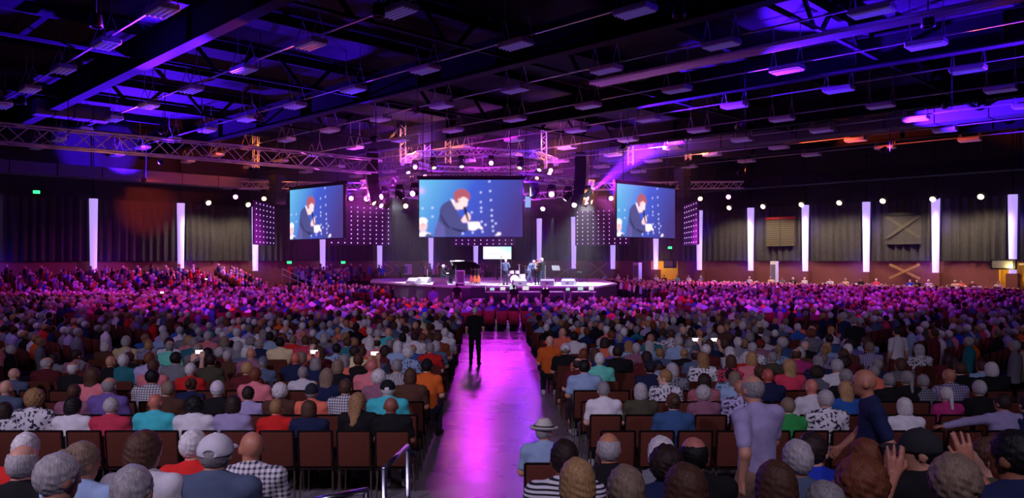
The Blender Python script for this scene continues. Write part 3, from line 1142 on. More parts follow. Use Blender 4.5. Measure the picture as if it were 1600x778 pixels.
class Field:
    def __init__(s, lo, hi, res):
        s.lo, s.res = np.array(lo, float), res
        n = np.ceil((np.array(hi) - s.lo) / res).astype(int) + 1
        s.ax = [s.lo[i] + res * np.arange(n[i]) for i in range(3)]
        s.G = np.full(n, .25)

    def grid(s, c, r):
        sl = []
        for i in range(3):
            a = int(np.clip((c[i] - r - s.lo[i]) / s.res, 0, len(s.ax[i]) - 1))
            b = int(np.clip((c[i] + r - s.lo[i]) / s.res + 2, 1, len(s.ax[i])))
            sl.append(slice(a, b))
        X, Y, Z = np.meshgrid(s.ax[0][sl[0]], s.ax[1][sl[1]], s.ax[2][sl[2]], indexing='ij', sparse=True)
        return tuple(sl), X, Y, Z

    def add(s, prim, infl=0.0, k=.035):
        kind = prim[0]
        R, piv = None, None
        if kind == 'rot':
            _, R, piv, prim = prim
            kind = prim[0]
        if kind == 'e':
            _, c, r = prim
            c, r = np.array(c, float), np.array(r, float) + infl
            cc = c if R is None else R @ (c - piv) + piv
            sl, X, Y, Z = s.grid(cc, r.max() + .09)
            if R is not None:
                X, Y, Z = s.unrot(X, Y, Z, R, piv)
            x, y, z = X - c[0], Y - c[1], Z - c[2]
            k0 = np.sqrt((x / r[0]) ** 2 + (y / r[1]) ** 2 + (z / r[2]) ** 2)
            k1 = np.sqrt((x / r[0] ** 2) ** 2 + (y / r[1] ** 2) ** 2 + (z / r[2] ** 2) ** 2) + 1e-9
            d = k0 * (k0 - 1) / k1
        else:
            _, a, b, ra, rb = prim[:5]
            sy = prim[5] if len(prim) > 5 else 1.0
            a, b = np.array(a, float), np.array(b, float)
            ra, rb = ra + infl, rb + infl
            m = (a + b) / 2
            mm = m if R is None else R @ (m - piv) + piv
            sl, X, Y, Z = s.grid(mm, np.linalg.norm(b - a) / 2 + max(ra, rb) + .09)
            if R is not None:
                X, Y, Z = s.unrot(X, Y, Z, R, piv)
            ab = b - a
            L2 = float(ab @ ab) + 1e-9
            t = np.clip(((X - a[0]) * ab[0] + (Y - a[1]) * ab[1] + (Z - a[2]) * ab[2]) / L2, 0, 1)
            d = np.sqrt((X - a[0] - t * ab[0]) ** 2 + ((Y - a[1] - t * ab[1]) / sy) ** 2 + (Z - a[2] - t * ab[2]) ** 2) - (ra + t * (rb - ra))
        s.G[sl] = smin(s.G[sl], d, k)

    @staticmethod
    def unrot(X, Y, Z, R, piv):
        X, Y, Z = np.broadcast_arrays(X, Y, Z)
        p = np.stack([X - piv[0], Y - piv[1], Z - piv[2]], -1) @ R
        return p[..., 0] + piv[0], p[..., 1] + piv[1], p[..., 2] + piv[2]

    def full(s):
        return np.meshgrid(*s.ax, indexing='ij', sparse=True)

    def nets(s):
        G = s.G
        G[0], G[-1], G[:, 0], G[:, -1], G[:, :, 0], G[:, :, -1] = .1, .1, .1, .1, .1, .1
        n = np.array(G.shape) - 1
        ins = G < 0
        tot = np.zeros(n, np.int8)
        for i in (0, 1):
            for j in (0, 1):
                for k in (0, 1):
                    tot += ins[i:n[0] + i, j:n[1] + j, k:n[2] + k]
        act = (tot > 0) & (tot < 8)
        idx = np.full(n, -1, np.int64)
        ci = np.argwhere(act)
        idx[act] = np.arange(len(ci))
        acc = np.zeros((len(ci), 3))
        cnt = np.zeros(len(ci))
        corners = [(i, j, k) for i in (0, 1) for j in (0, 1) for k in (0, 1)]
        g = {c: G[ci[:, 0] + c[0], ci[:, 1] + c[1], ci[:, 2] + c[2]] for c in corners}
        for c in corners:
            for ax in range(3):
                if c[ax] == 0:
                    e = list(c)
                    e[ax] = 1
                    ga, gb = g[c], g[tuple(e)]
                    m = (ga < 0) != (gb < 0)
                    t = np.where(m, ga / (ga - gb + 1e-12), 0)
                    p = np.tile(np.array(c, float), (len(ci), 1))
                    p[:, ax] += t
                    acc[m] += p[m]
                    cnt[m] += 1
        V = s.lo + s.res * (ci + acc / cnt[:, None])
        Q = []
        for ax in range(3):
            b, c = (ax + 1) % 3, (ax + 2) % 3
            sh = [slice(None)] * 3
            A = ins[tuple(slice(0, -1) if q == ax else slice(None) for q in range(3))]
            B = ins[tuple(slice(1, None) if q == ax else slice(None) for q in range(3))]
            for flip, m in ((False, A & ~B), (True, ~A & B)):
                e = np.argwhere(m)
                e = e[(e[:, b] > 0) & (e[:, c] > 0) & (e[:, b] < n[b]) & (e[:, c] < n[c])]
                if not len(e):
                    continue
                def at(db, dc):
                    q = e.copy()
                    q[:, b] -= db
                    q[:, c] -= dc
                    return idx[q[:, 0], q[:, 1], q[:, 2]]
                quad = np.stack([at(1, 1), at(0, 1), at(0, 0), at(1, 0)], 1)
                Q.append(quad[:, ::-1] if flip else quad)
        return V, np.concatenate(Q)


# ------------------------------------------------------------------ people: joints -> body, shirt, trousers, shoes
def hand_prims(w, f, s, n, curl=.5):
    """palm and five separate fingers at wrist w; f along the hand, s toward the thumb, n out of the back of the hand"""
    w, f, s, n = (np.array(q, float) for q in (w, f, s, n))
    f, s, n = f / np.linalg.norm(f), s / np.linalg.norm(s), n / np.linalg.norm(n)
    out = []
    f0 = f
    for q, (o, l) in enumerate(((.031, .9), (.010, 1.0), (-.011, .95), (-.031, .75))):
        k = w + f * .085 + s * o
        f = f0 + s * (o * (5 if curl < .2 else 0))
        out.append(('c', w + f * .01 + s * o * .6, k, .016, .014))
        m = k + (f * (1 - .45 * curl) - n * curl * .9) * .042 * l
        t = m + (f * (1 - 1.4 * curl) - n * curl * 1.2) * .036 * l
        out.append(('c', k, m, .011, .010))
        out.append(('c', m, t, .010, .008))
    f = f0
    b = w + f * .03 + s * .03
    m = b + (f * .6 + s * .7 - n * .25) * .04
    out.append(('c', b, m, .014, .011))
    out.append(('c', m, m + (f * .9 + s * .1 - n * .35) * .034, .011, .009))
    return out


def head_prims(hc, yaw, pitch, base):
    hc = np.array(hc, float)
    R = np.array(Matrix.Rotation(yaw, 3, 'Z') @ Matrix.Rotation(pitch, 3, 'X'))
    L = [('e', (0, -.008, .022), (.078, .098, .100)), ('e', (0, .026, -.05), (.058, .066, .07)), ('e', (0, .03, .0), (.066, .066, .075)),
         ('c', (0, .088, .012), (0, .108, -.024), .009, .014), ('e', (0, .082, -.058), (.024, .014, .008)), ('e', (0, .07, -.092), (.022, .02, .018)),
         ('c', (-.03, .086, .022), (.03, .086, .022), .010, .010)]
    for s_ in (-1, 1):
        L += [('e', (s_ * .08, -.008, -.008), (.012, .026, .034)), ('e', (s_ * .031, .083, .004), (.013, .010, .010))]
    piv = hc
    return [('rot', R, piv, (q[0], tuple(np.array(q[1]) + hc)) + ((tuple(np.array(q[2]) + hc),) + tuple(q[3:]) if q[0] == 'c' else tuple(q[2:]))) for q in L]


def make_person(J, long_sleeve=False, res=.0145, hk=.008):
    """returns dict of meshes for one pose"""
    S0, S1, S2, S3, hc = (np.array(J[k], float) for k in ('S0', 'S1', 'S2', 'S3', 'hc'))
    yaw, pitch = J.get('yaw', 0.0), J.get('pitch', 0.0)
    head = head_prims(hc, yaw, pitch, S3)
    neck = [('c', S3 + [0, 0, -.03], hc + [0, -.02, -.07], .062, .054)]
    torso = [('c', S0, S1, .160, .142, .74), ('c', S1, S2, .142, .158, .66), ('c', S2, S3 + [0, 0, -.06], .158, .09, .62)]
    arms, sleeves, hands = [], [], []
    for s in 'LR':
        sh, el, wr = (np.array(J[k + s], float) for k in ('sh', 'el', 'wr'))
        torso.append(('c', S3 + [0, 0, -.02], sh, .052, .058))
        arms += [('c', sh, el, .056, .042), ('c', el, wr, .043, .028)]
        mid = sh + (el - sh) * (1.0 if long_sleeve else .72)
        sleeves.append(('c', sh, mid, .060, .052 if not long_sleeve else .048))
        if long_sleeve:
            sleeves.append(('c', el, el + (wr - el) * .93, .048, .036))
        f = J.get('hf' + s)
        f = np.array(f if f is not None else wr - el, float)
        th = np.array(J.get('ht' + s, (1 if s == 'L' else -1, 0, 0)), float)
        n = np.cross(th, f) * (1 if s == 'L' else -1)
        if n[2] < 0 and abs(n[2]) > .3 and ('hf' + s) not in J:
            n = -n
        th = np.cross(f, n) * (1 if s == 'L' else -1) if np.linalg.norm(n) > 1e-6 else th
        th0 = np.array(J.get('ht' + s, (1 if s == 'L' else -1, 0, 0)), float)
        if th @ th0 < 0:
            th = -th
        hands += hand_prims(wr, f, th, n, J.get('curl', .45))
    legs, shoes = [], []
    for s in 'LR':
        hp, kn, an, toe = (np.array(J[k + s], float) for k in ('hp', 'kn', 'an', 'to'))
        legs += [('c', hp, kn, .088, .058), ('c', kn, an + [0, 0, .02], .058, .042)]
        heel = an + (an - toe) * np.array([.3, .3, 0]) + [0, 0, -.04]
        shoes += [('c', heel, toe, .040, .034), ('c', an + [0, 0, .02], heel, .045, .04)]
    allp = [S0, S1, S2, S3, hc] + [np.array(J[k + s], float) for k in ('sh', 'el', 'wr', 'hp', 'kn', 'an', 'to') for s in 'LR']
    lo = np.min(allp, 0) - .26
    hi = np.max(allp, 0) + .26
    lo[2] = -.03
    out = {'hc': Vector(hc), 'rot': (pitch, 0, yaw)}
    # body, one continuous skin
    fb = Field(lo, hi, res)
    for q in torso:
        fb.add(q, 0, .05)
    for q in arms + legs + neck:
        fb.add(q, 0, .03)
    for q in shoes:
        fb.add(q, -.006, .02)
    for q in hands:
        fb.add(q, 0, hk)
    for q in head:
        fb.add(q, 0, .014)
    V, Q = fb.nets()
    R = np.array(Matrix.Rotation(yaw, 3, 'Z') @ Matrix.Rotation(pitch, 3, 'X'))
    H = (V - hc) @ R
    c = np.ones((len(V), 4))
    hot = (np.abs(H) < .14).all(1)
    for ex in (-.031, .031):
        c[hot & (np.linalg.norm(H - [ex, .094, .004], axis=1) < .011), :3] = (.12, .1, .1)
    c[hot & (np.abs(H[:, 0]) < .024) & (np.abs(H[:, 2] + .058) < .009) & (H[:, 1] > .075), :3] = (.8, .5, .5)
    out['body'] = np_mesh('body', V, Q, True, c, ('skin',))
    # shirt
    fs = Field(lo, hi, .0165)
    for q in torso:
        fs.add(q, .016, .055)
    for q in sleeves:
        fs.add(q, .008, .03)
    fs.add(('c', S3 + [0, 0, -.045], S3 + [0, -.004, .022], .074, .066), 0, .02)
    X, Y, Z = fs.full()
    fs.G += .0035 * np.sin(38 * Z + 14 * X) * np.sin(31 * X + 9 * Y)
    fs.G = np.maximum(fs.G, (S0[2] - .02) - Z + 0 * X + 0 * Y)
    V, Q = fs.nets()
    out['shirt'] = np_mesh('shirt', V, Q, True, None, ('cloth',))
    # trousers
    ft = Field(lo, hi, .018)
    ft.add(('c', S0, S0 + (S1 - S0) * .4, .160, .152, .74), .010, .04)
    for q in legs:
        ft.add(q, .012, .03)
    X, Y, Z = ft.full()
    ft.G += .003 * np.sin(30 * Z) * np.sin(25 * X + 20 * Y)
    V, Q = ft.nets()
    out['trousers'] = np_mesh('trousers', V, Q, True, None, ('cloth',))
    fo = Field(lo, [hi[0], hi[1], .3], .014)
    for q in shoes:
        fo.add(q, .006, .02)
    X, Y, Z = fo.full()
    fo.G = np.maximum(fo.G, .004 - Z + 0 * X + 0 * Y)
    V, Q = fo.nets()
    out['shoes'] = np_mesh('shoes', V, Q, True, None, ('cloth',))
    return out


def sit(**kw):
    J = dict(S0=(0, 0, .56), S1=(0, -.03, .72), S2=(0, -.04, .90), S3=(0, -.035, 1.035), hc=(0, .005, 1.185),
             shL=(-.175, -.035, .995), shR=(.175, -.035, .995), elL=(-.235, .03, .74), elR=(.235, .03, .74),
             wrL=(-.10, .25, .64), wrR=(.10, .25, .64), hpL=(-.09, .02, .54), hpR=(.09, .02, .54),
             knL=(-.12, .45, .53), knR=(.12, .45, .53), anL=(-.12, .44, .09), anR=(.12, .44, .09), toL=(-.14, .60, .04), toR=(.14, .60, .04),
             hfL=(.35, 1, -.2), hfR=(-.35, 1, -.2))
    J.update(kw)
    return J


def stand(**kw):
    J = dict(S0=(0, 0, .95), S1=(0, 0, 1.12), S2=(0, -.01, 1.30), S3=(0, -.015, 1.455), hc=(0, .02, 1.63),
             shL=(-.185, -.015, 1.41), shR=(.185, -.015, 1.41), elL=(-.25, -.03, 1.13), elR=(.25, -.03, 1.13),
             wrL=(-.26, .05, .90), wrR=(.26, .05, .90), hpL=(-.095, 0, .90), hpR=(.095, 0, .90),
             knL=(-.11, .02, .50), knR=(.11, .02, .50), anL=(-.12, -.02, .09), anR=(.12, -.02, .09), toL=(-.15, .15, .04), toR=(.15, .15, .04),
             hfL=(0, .1, -1), hfR=(0, .1, -1), htL=(0, 1, 0), htR=(0, 1, 0))
    J.update(kw)
    return J


rad = math.radians
POSE = {
    'sit': make_person(sit()),
    'sit_left': make_person(sit(yaw=rad(30), elL=(-.25, -.02, .74))),
    'sit_right': make_person(sit(yaw=rad(-28), pitch=rad(-6), elR=(.25, -.02, .74))),
    'lean': make_person(sit(S1=(0, 0, .72), S2=(0, .05, .89), S3=(0, .09, 1.01), hc=(0, .16, 1.145), shL=(-.175, .08, .97), shR=(.175, .08, .97),
                            elL=(-.23, .2, .73), elR=(.23, .2, .73), wrL=(-.06, .38, .66), wrR=(.06, .38, .66), pitch=rad(-10)), True),
    'sit_profile': make_person(sit(yaw=rad(72), S2=(-.02, -.03, .90), hc=(-.015, 0, 1.185))),
    'arm_up': make_person(sit(elR=(.33, .16, 1.0), wrR=(.24, .30, 1.20), hfR=(-.1, .25, 1), htR=(-1, 0, .1), elL=(-.30, .17, .92), wrL=(-.10, .36, 1.12),
                              hfL=(.2, .2, 1), htL=(1, 0, .1), curl=.12), False, .0085, .004),
    'phone': make_person(sit(elR=(.34, .14, .95), wrR=(.30, .30, 1.16), hfR=(-.1, .2, 1), htR=(-1, 0, .1), elL=(-.18, .24, .84), wrL=(.13, .34, 1.12),
                             hfL=(.1, .2, 1), htL=(1, 0, .1), curl=.4), False, .011, .004),
    'arm_out': make_person(sit(elL=(-.40, .10, .93), wrL=(-.66, .14, .86), hfL=(-1, .1, -.1), htL=(0, 1, .1), yaw=rad(20)), True),
    'stand': make_person(stand()),
    'walk': make_person(stand(S3=(0, .02, 1.45), hc=(0, .06, 1.62), knL=(-.1, .16, .53), anL=(-.11, .16, .12), toL=(-.12, .31, .06), knR=(.1, -.06, .48),
                              anR=(.11, -.3, .13), toR=(.12, -.16, .04), elL=(-.25, -.13, 1.14), wrL=(-.24, -.08, .90), elR=(.25, .07, 1.14), wrR=(.22, .24, .98),
                              hfR=(0, .6, -.6))),
    'sing': make_person(stand(elR=(.25, .10, 1.18), wrR=(.10, .26, 1.42), hfR=(-.4, .2, .8), htR=(0, -1, .3), elL=(-.28, .06, 1.15), wrL=(-.20, .28, 1.2),
                              hfL=(.2, 1, .1), htL=(0, 0, 1), curl=.8, pitch=rad(-12)), True),
    'bow': make_person(stand(S0=(0, -.05, .93), S1=(0, .0, 1.09), S2=(0, .10, 1.25), S3=(0, .2, 1.37), hc=(0, .31, 1.50), shL=(-.185, .19, 1.32),
                             shR=(.185, .19, 1.32), elL=(-.26, .28, 1.06), elR=(.26, .3, 1.08), wrL=(-.14, .48, 1.08), wrR=(.08, .42, 1.3), hfR=(-.3, .2, .9),
                             htR=(0, -1, .3), hfL=(.2, 1, 0), htL=(0, 0, 1), curl=.6, pitch=rad(-22),
                             knL=(-.11, .16, .5), anL=(-.12, .22, .09), toL=(-.15, .38, .04), knR=(.11, -.12, .5), anR=(.12, -.28, .1), toR=(.15, -.12, .04)), True),
    'piano': make_person(sit(elL=(-.26, .14, .78), elR=(.26, .14, .78), wrL=(-.17, .38, .76), wrR=(.17, .38, .76), hfL=(.05, 1, -.1), hfR=(-.05, 1, -.1),
                             pitch=rad(-12)), True),
}


# ------------------------------------------------------------------ hair and hats, built around the middle of the head
def ell(X, Y, Z, c, r):
    x, y, z = X - c[0], Y - c[1], Z - c[2]
    k0 = np.sqrt((x / r[0]) ** 2 + (y / r[1]) ** 2 + (z / r[2]) ** 2)
    k1 = np.sqrt((x / r[0] ** 2) ** 2 + (y / r[1] ** 2) ** 2 + (z / r[2] ** 2) ** 2) + 1e-9
    return k0 * (k0 - 1) / k1


def cap_(X, Y, Z, a, b, ra, rb, sy=1.0):
    a, b = np.array(a, float), np.array(b, float)
    ab = b - a
    t = np.clip(((X - a[0]) * ab[0] + (Y - a[1]) * ab[1] + (Z - a[2]) * ab[2]) / (ab @ ab), 0, 1)
    return np.sqrt((X - a[0] - t * ab[0]) ** 2 + ((Y - a[1] - t * ab[1]) / sy) ** 2 + (Z - a[2] - t * ab[2]) ** 2) - (ra + t * (rb - ra))


def hair_mesh(style, m='hair', res=.0085):
    f = Field((-.17, -.21, -.42), (.17, .26, .2), res)
    X, Y, Z = f.full()
    front = lambda o, k: (Y - o - k * Z) / math.sqrt(1 + k * k)
    clump = .0035 * np.sin(70 * X + 20 * np.sin(9 * Z)) * np.sin(60 * Y + 9 * Z)
    if style == 'short':
        d = ell(X, Y, Z, (0, -.012, .026), (.088, .108, .110)) + clump
        d = np.maximum(np.maximum(d, front(.04, .62)), -Z - .07)
    elif style == 'fringe':
        d = ell(X, Y, Z, (0, -.010, .020), (.085, .105, .108)) + clump * .6
        d = np.maximum(np.maximum(np.maximum(d, front(.02, .3)), -Z - .07), -ell(X, Y, Z, (0, .035, .115), (.088, .135, .10)))
    elif style == 'bob':
        d = smin(ell(X, Y, Z, (0, -.014, .022), (.095, .113, .115)), ell(X, Y, Z, (0, -.03, -.05), (.094, .090, .085)), .04) + clump
        d = np.maximum(np.maximum(d, front(.045, .6)), -Z - .125)
    elif style == 'long':
        d = smin(ell(X, Y, Z, (0, -.014, .02), (.097, .115, .116)), cap_(X, Y, Z, (0, -.06, -.02), (0, -.095, -.29), .098, .075, .62), .05) + clump
        d = np.maximum(np.maximum(d, front(.04, .6)), -Z - .33)
    elif style == 'puffy':
        d = ell(X, Y, Z, (0, -.02, .02), (.112, .122, .122)) + .007 * np.sin(75 * X + 3) * np.sin(80 * Y) * np.sin(70 * Z + 1) + clump
        d = np.maximum(np.maximum(d, front(.05, .6)), -Z - .10)
    elif style == 'bun':
        d = ell(X, Y, Z, (0, -.012, .026), (.09, .110, .111)) + clump
        d = np.maximum(np.maximum(d, front(.04, .62)), -Z - .07)
        d = smin(d, ell(X, Y, Z, (0, -.12, .05), (.05, .045, .05)) + clump, .02)
    elif style == 'tail':
        d = ell(X, Y, Z, (0, -.012, .026), (.09, .110, .111)) + clump
        d = np.maximum(np.maximum(d, front(.04, .62)), -Z - .07)
        d = smin(d, cap_(X, Y, Z, (0, -.11, .03), (0, -.135, -.17), .032, .022) + clump, .03)
    elif style == 'cap':
        d = np.maximum(ell(X, Y, Z, (0, -.008, .028), (.094, .116, .112)), -(Z - .012))
        d = np.maximum(d, -ell(X, Y, Z, (0, -.125, .03), (.034, .03, .026)))
        d = smin(d, ell(X, Y, Z, (0, .125, .022), (.08, .085, .010)), .01)
        d = smin(d, ell(X, Y, Z, (0, -.008, .14), (.012, .012, .008)), .004)
    elif style == 'beanie':
        d = np.maximum(ell(X, Y, Z, (0, -.012, .035), (.095, .115, .115)), -(Z - .0))
    elif style == 'brim_crown':
        d = np.maximum(ell(X, Y, Z, (0, -.008, .035), (.096, .118, .135)), -(Z - .04))
        d = np.maximum(d, -ell(X, Y, Z, (0, -.01, .19), (.035, .11, .05)))
    elif style == 'brim_edge':
        rr = np.sqrt((X / .9) ** 2 + (Y + .008) ** 2)
        zz = Z - .038 - 1.4 * np.maximum(rr - .10, 0) ** 2 * 4
        d = np.maximum(np.maximum(rr - .165, np.abs(zz) - .011), .07 - rr) + 0 * Z
    elif style == 'brim_band':
        rr = np.sqrt((X / .84) ** 2 + (Y + .008) ** 2)
        d = np.maximum(np.maximum(np.abs(Z - .062) - .016, rr - .123), .09 - rr)
    f.G = d + 0 * (X + Y + Z)
    V, Q = f.nets()
    return np_mesh(style, V, Q, True, None, (m,))


HAIR = {s: hair_mesh(s) for s in ('short', 'fringe', 'bob', 'long', 'puffy', 'bun', 'tail')}
HAT = {'cap': hair_mesh('cap', 'cloth'), 'beanie': hair_mesh('beanie', 'cloth')}
CROWN, EDGE, BAND = hair_mesh('brim_crown', 'hat_straw'), hair_mesh('brim_edge', 'hat_straw'), hair_mesh('brim_band', 'hat_band')

HC_ = {'white': (222, 216, 214), 'grey': (150, 144, 144), 'silver': (186, 180, 180), 'brown': (84, 54, 38), 'dark brown': (46, 30, 26), 'black': (18, 15, 16),
       'blond': (186, 146, 96), 'auburn': (120, 66, 40), 'ash': (140, 118, 98), 'sandy': (158, 118, 76)}
SK = [(222, 168, 142), (206, 146, 118), (232, 184, 160), (190, 126, 98), (214, 156, 132)]
SH_ = {'white': (226, 222, 226), 'pale blue': (150, 176, 208), 'navy': (24, 34, 74), 'black': (16, 15, 18), 'grey': (128, 128, 136), 'red': (206, 34, 30),
       'pink': (228, 128, 136), 'rose': (214, 60, 88), 'purple': (112, 88, 160), 'turquoise': (70, 200, 206), 'mint': (110, 216, 190), 'blue': (40, 92, 170),
       'royal blue': (34, 60, 190), 'teal': (40, 120, 130), 'orange': (224, 102, 32), 'cream': (226, 208, 158), 'lavender': (176, 164, 206), 'coral': (232, 116, 88),
       'brown': (88, 54, 40), 'olive': (74, 70, 52), 'green': (48, 160, 76), 'magenta': (178, 44, 112), 'maroon': (96, 26, 34), 'yellow': (222, 190, 56),
       'mauve': (150, 98, 120), 'slate': (84, 98, 124), 'rust': (140, 66, 36), 'denim': (52, 84, 128)}
TR_ = [(22, 24, 34), (38, 42, 60), (60, 54, 50), (28, 26, 28)]
NPERS = 0


def person(label, loc, pose='sit', hair='short', hcol='grey', shirt='grey', pattern=None, rz=0.0, sc=1.0, wide=1.0, hat=None, hatcol=None, trousers=None,
           skin=None, group=None, shoes=True):
    global NPERS
    NPERS += 1
    M = POSE[pose]
    t = thing('person', label, 'person', loc, rz, group)
    t.scale = (sc * wide, sc, sc)
    sk = skin or SK[NPERS * 7 % 5]
    obj('body', M['body'], t, color=lin(sk))
    jit = 1 + .12 * math.sin(NPERS * 2.3)
    c = lin(SH_[shirt])
    o = obj('shirt', M['shirt'], t, color=tuple(min(1, x * jit) for x in c[:3]) + (1,))
    if pattern:
        o.material_slots[0].link = 'OBJECT'
        o.material_slots[0].material = MATS['cloth_' + pattern]
    obj('trousers', M['trousers'], t, color=lin(trousers or TR_[NPERS % 4]))
    if shoes:
        obj('shoes', M['shoes'], t, color=lin((24, 22, 24) if NPERS % 3 else (190, 188, 190)))
    if hair and hair != 'bald':
        h = obj('hair', HAIR[hair], t, M['hc'], color=lin(HC_[hcol]))
        h.rotation_euler = M['rot']
    if hat in HAT:
        h = obj('cap', HAT[hat], t, M['hc'], color=lin(hatcol or (220, 216, 222)))
        h.rotation_euler = M['rot']
    elif hat == 'brim':
        h = obj('hat', CROWN, t, M['hc'])
        h.rotation_euler = M['rot']
        obj('brim', EDGE, h)
        obj('hat_band', BAND, h)
    return t


# ------------------------------------------------------------------ chairs
def chair_meshes():
    d = {}
    d['seat'] = MB().cbox((0, .02, .435), (.44, .44, .075), .03).mesh('seat', 'chair_fabric', True)
    R = Matrix.Rotation(rad(7), 3, 'X')
    d['backrest'] = MB().cbox((0, -.245, .68), (.41, .05, .46), .022, M=R).mesh('backrest', 'chair_fabric', True)
    fr = MB()
    for s in (-1, 1):
        fr.tube((s * .215, -.205, .40), (s * .215, -.275, .915), .014, n=6)
    fr.tube((-.215, -.275, .915), (.215, -.275, .915), .016, n=6).tube((-.21, -.212, .42), (.21, -.212, .42), .014, n=6)
    d['back_frame'] = fr.mesh('back_frame', 'chair_frame')
    d['leg'] = [MB().tube((sx * .20, sy * .19 + .01, .40), (sx * .215, sy * .225, 0), .013, .011, 6).mesh('leg', 'chair_leg') for sx in (-1, 1) for sy in (-1, 1)]
    m = MB()
    m.cbox((0, .02, .435), (.44, .44, .075), .03).cbox((0, -.245, .68), (.42, .05, .47), .022, M=R)
    for sx in (-1, 1):
        for sy in (-1, 1):
            m.tube((sx * .20, sy * .19 + .01, .40), (sx * .215, sy * .225, 0), .013, .011, 5)
    d['whole'] = m.mesh('banquet_chair', 'chair_fabric')
    return d


CM = chair_meshes()


def chair(label, loc, rz=0.0, parts=True, group='maroon banquet chairs'):
    if not parts:
        return tag(obj('banquet_chair', CM['whole'], None, loc, rz), label, 'chair', group)
    t = thing('banquet_chair', label, 'chair', loc, rz, group)
    for k in ('seat', 'backrest', 'back_frame'):
        obj(k, CM[k], t)
    for l in CM['leg']:
        obj('leg', l, t)
    return t
# ------------------------------------------------------------------ the stage
STZ = 1.42
SPOLY = [(-3.6, 48.0), (5.4, 48.0), (7.4, 54), (7.4, 66), (4, 71), (-8, 71), (-12, 66), (-10.8, 58.5)]
t = thing('stage', 'raised concert stage with pale floor and grey skirt', 'stage', (0, 0, 0))
MB().prism(SPOLY, STZ - .12, STZ).build('deck', 'stage_top', t)
for a, b in zip(SPOLY, SPOLY[1:] + SPOLY[:1]):
    L_ = math.hypot(b[0] - a[0], b[1] - a[1])
    n = max(1, int(L_ / 1.2))
    ang = math.atan2(b[1] - a[1], b[0] - a[0])
    me = MB().box((0, .06, (STZ - .12) / 2), (L_ / n - .02, .05, STZ - .13)).mesh('skirt_panel', 'stage_skirt')
    for k in range(n):
        q = (k + .5) / n
        obj('skirt_panel', me, t, (a[0] + (b[0] - a[0]) * q, a[1] + (b[1] - a[1]) * q, 0), ang)


def on_stage(px, d):
    return Vector(((px - 800) / F * d, d, STZ))


wedge_poly = [(-.32, 0), (.32, 0), (.32, .12), (-.1, .42), (-.32, .3)]


def wedge(px, d, rz, label):
    t = thing('stage_monitor', label, 'stage monitor', on_stage(px, d), rz, 'floor monitors on the stage')
    vs = [(x, y, z) for x in (-.42, .42) for y, z in wedge_poly]
    n = 5
    MB().add(vs, [(4, 3, 2, 1, 0), (5, 6, 7, 8, 9)] + [(i, (i + 1) % n, n + (i + 1) % n, n + i) for i in range(n)]).build('cabinet', 'wedge_grey', t)
    R = Matrix.Rotation(-math.atan2(.3, .42), 3, 'X')
    MB().box((0, .12, .285), (.74, .42, .02), M=R).build('grille', 'speaker_grille', t)
    MB().box((0, -.33, .16), (.2, .03, .06)).build('handle', 'speaker_black', t)


for px, d, rz, lab in ((646, 52.5, 2.6, 'leftmost stage monitor at the left rim of the stage'), (662, 54, 2.8, 'larger stage monitor behind the leftmost one'),
                       (688, 50.5, 3.0, 'stage monitor in front of the pianist'), (811, 48.9, .2, 'stage monitor at the feet of the singer by the drums'),
                       (856, 49, -.2, 'stage monitor right of the three singers'),
                       (889, 49.6, -.4, 'rightmost stage monitor beside the music stand')):
    wedge(px, d, rz, lab)

# grand piano
t = thing('grand_piano', 'black grand piano with open lid on the left of the stage', 'piano', on_stage(728, 53.2), -.2)
case = [(-1.0, -.75), (.1, -.75), (.75, -.5), (1.0, 0), (.9, .4), (.45, .45), (-.2, .6), (-1.0, .75)]
MB().prism(case, .62, .95).build('case', 'piano_black', t)
lid = MB().prism(case, 0, .03).mesh('lid', 'piano_black')
o = obj('lid', lid, t, (0, .1, 1.2))
o.rotation_euler = (-.5, 0, 0)
MB().box((-1.1, 0, .72), (.24, 1.35, .06)).build('keyboard', 'gear_white', t)
MB().box((-.9, 0, 1.1), (.04, .8, .3)).build('music_rest', 'piano_black', t)
for q in ((-.85, -.6), (-.85, .6), (.75, 0)):
    MB().tube((q[0], q[1], .62), (q[0], q[1], 0), .07, .045, 10).build('leg', 'piano_black', t)
MB().tube((0, .0, .95), (.1, -.5, 1.35), .015, n=5).build('lid_prop', 'piano_black', t)
t = thing('piano_bench', 'low black bench under the pianist', 'bench', on_stage(693, 53.2), -.2)
MB().cbox((0, 0, .47), (.4, .75, .08), .02).build('seat', 'piano_black', t)
for sx in (-1, 1):
    for sy in (-1, 1):
        MB().box((sx * .16, sy * .32, .22), (.04, .04, .43)).build('leg', 'piano_black', t)
person('white-haired pianist in black seated at the grand piano', on_stage(693, 53.2), 'piano', 'short', 'white', 'black', rz=-math.pi / 2 - .1, skin=SK[2])

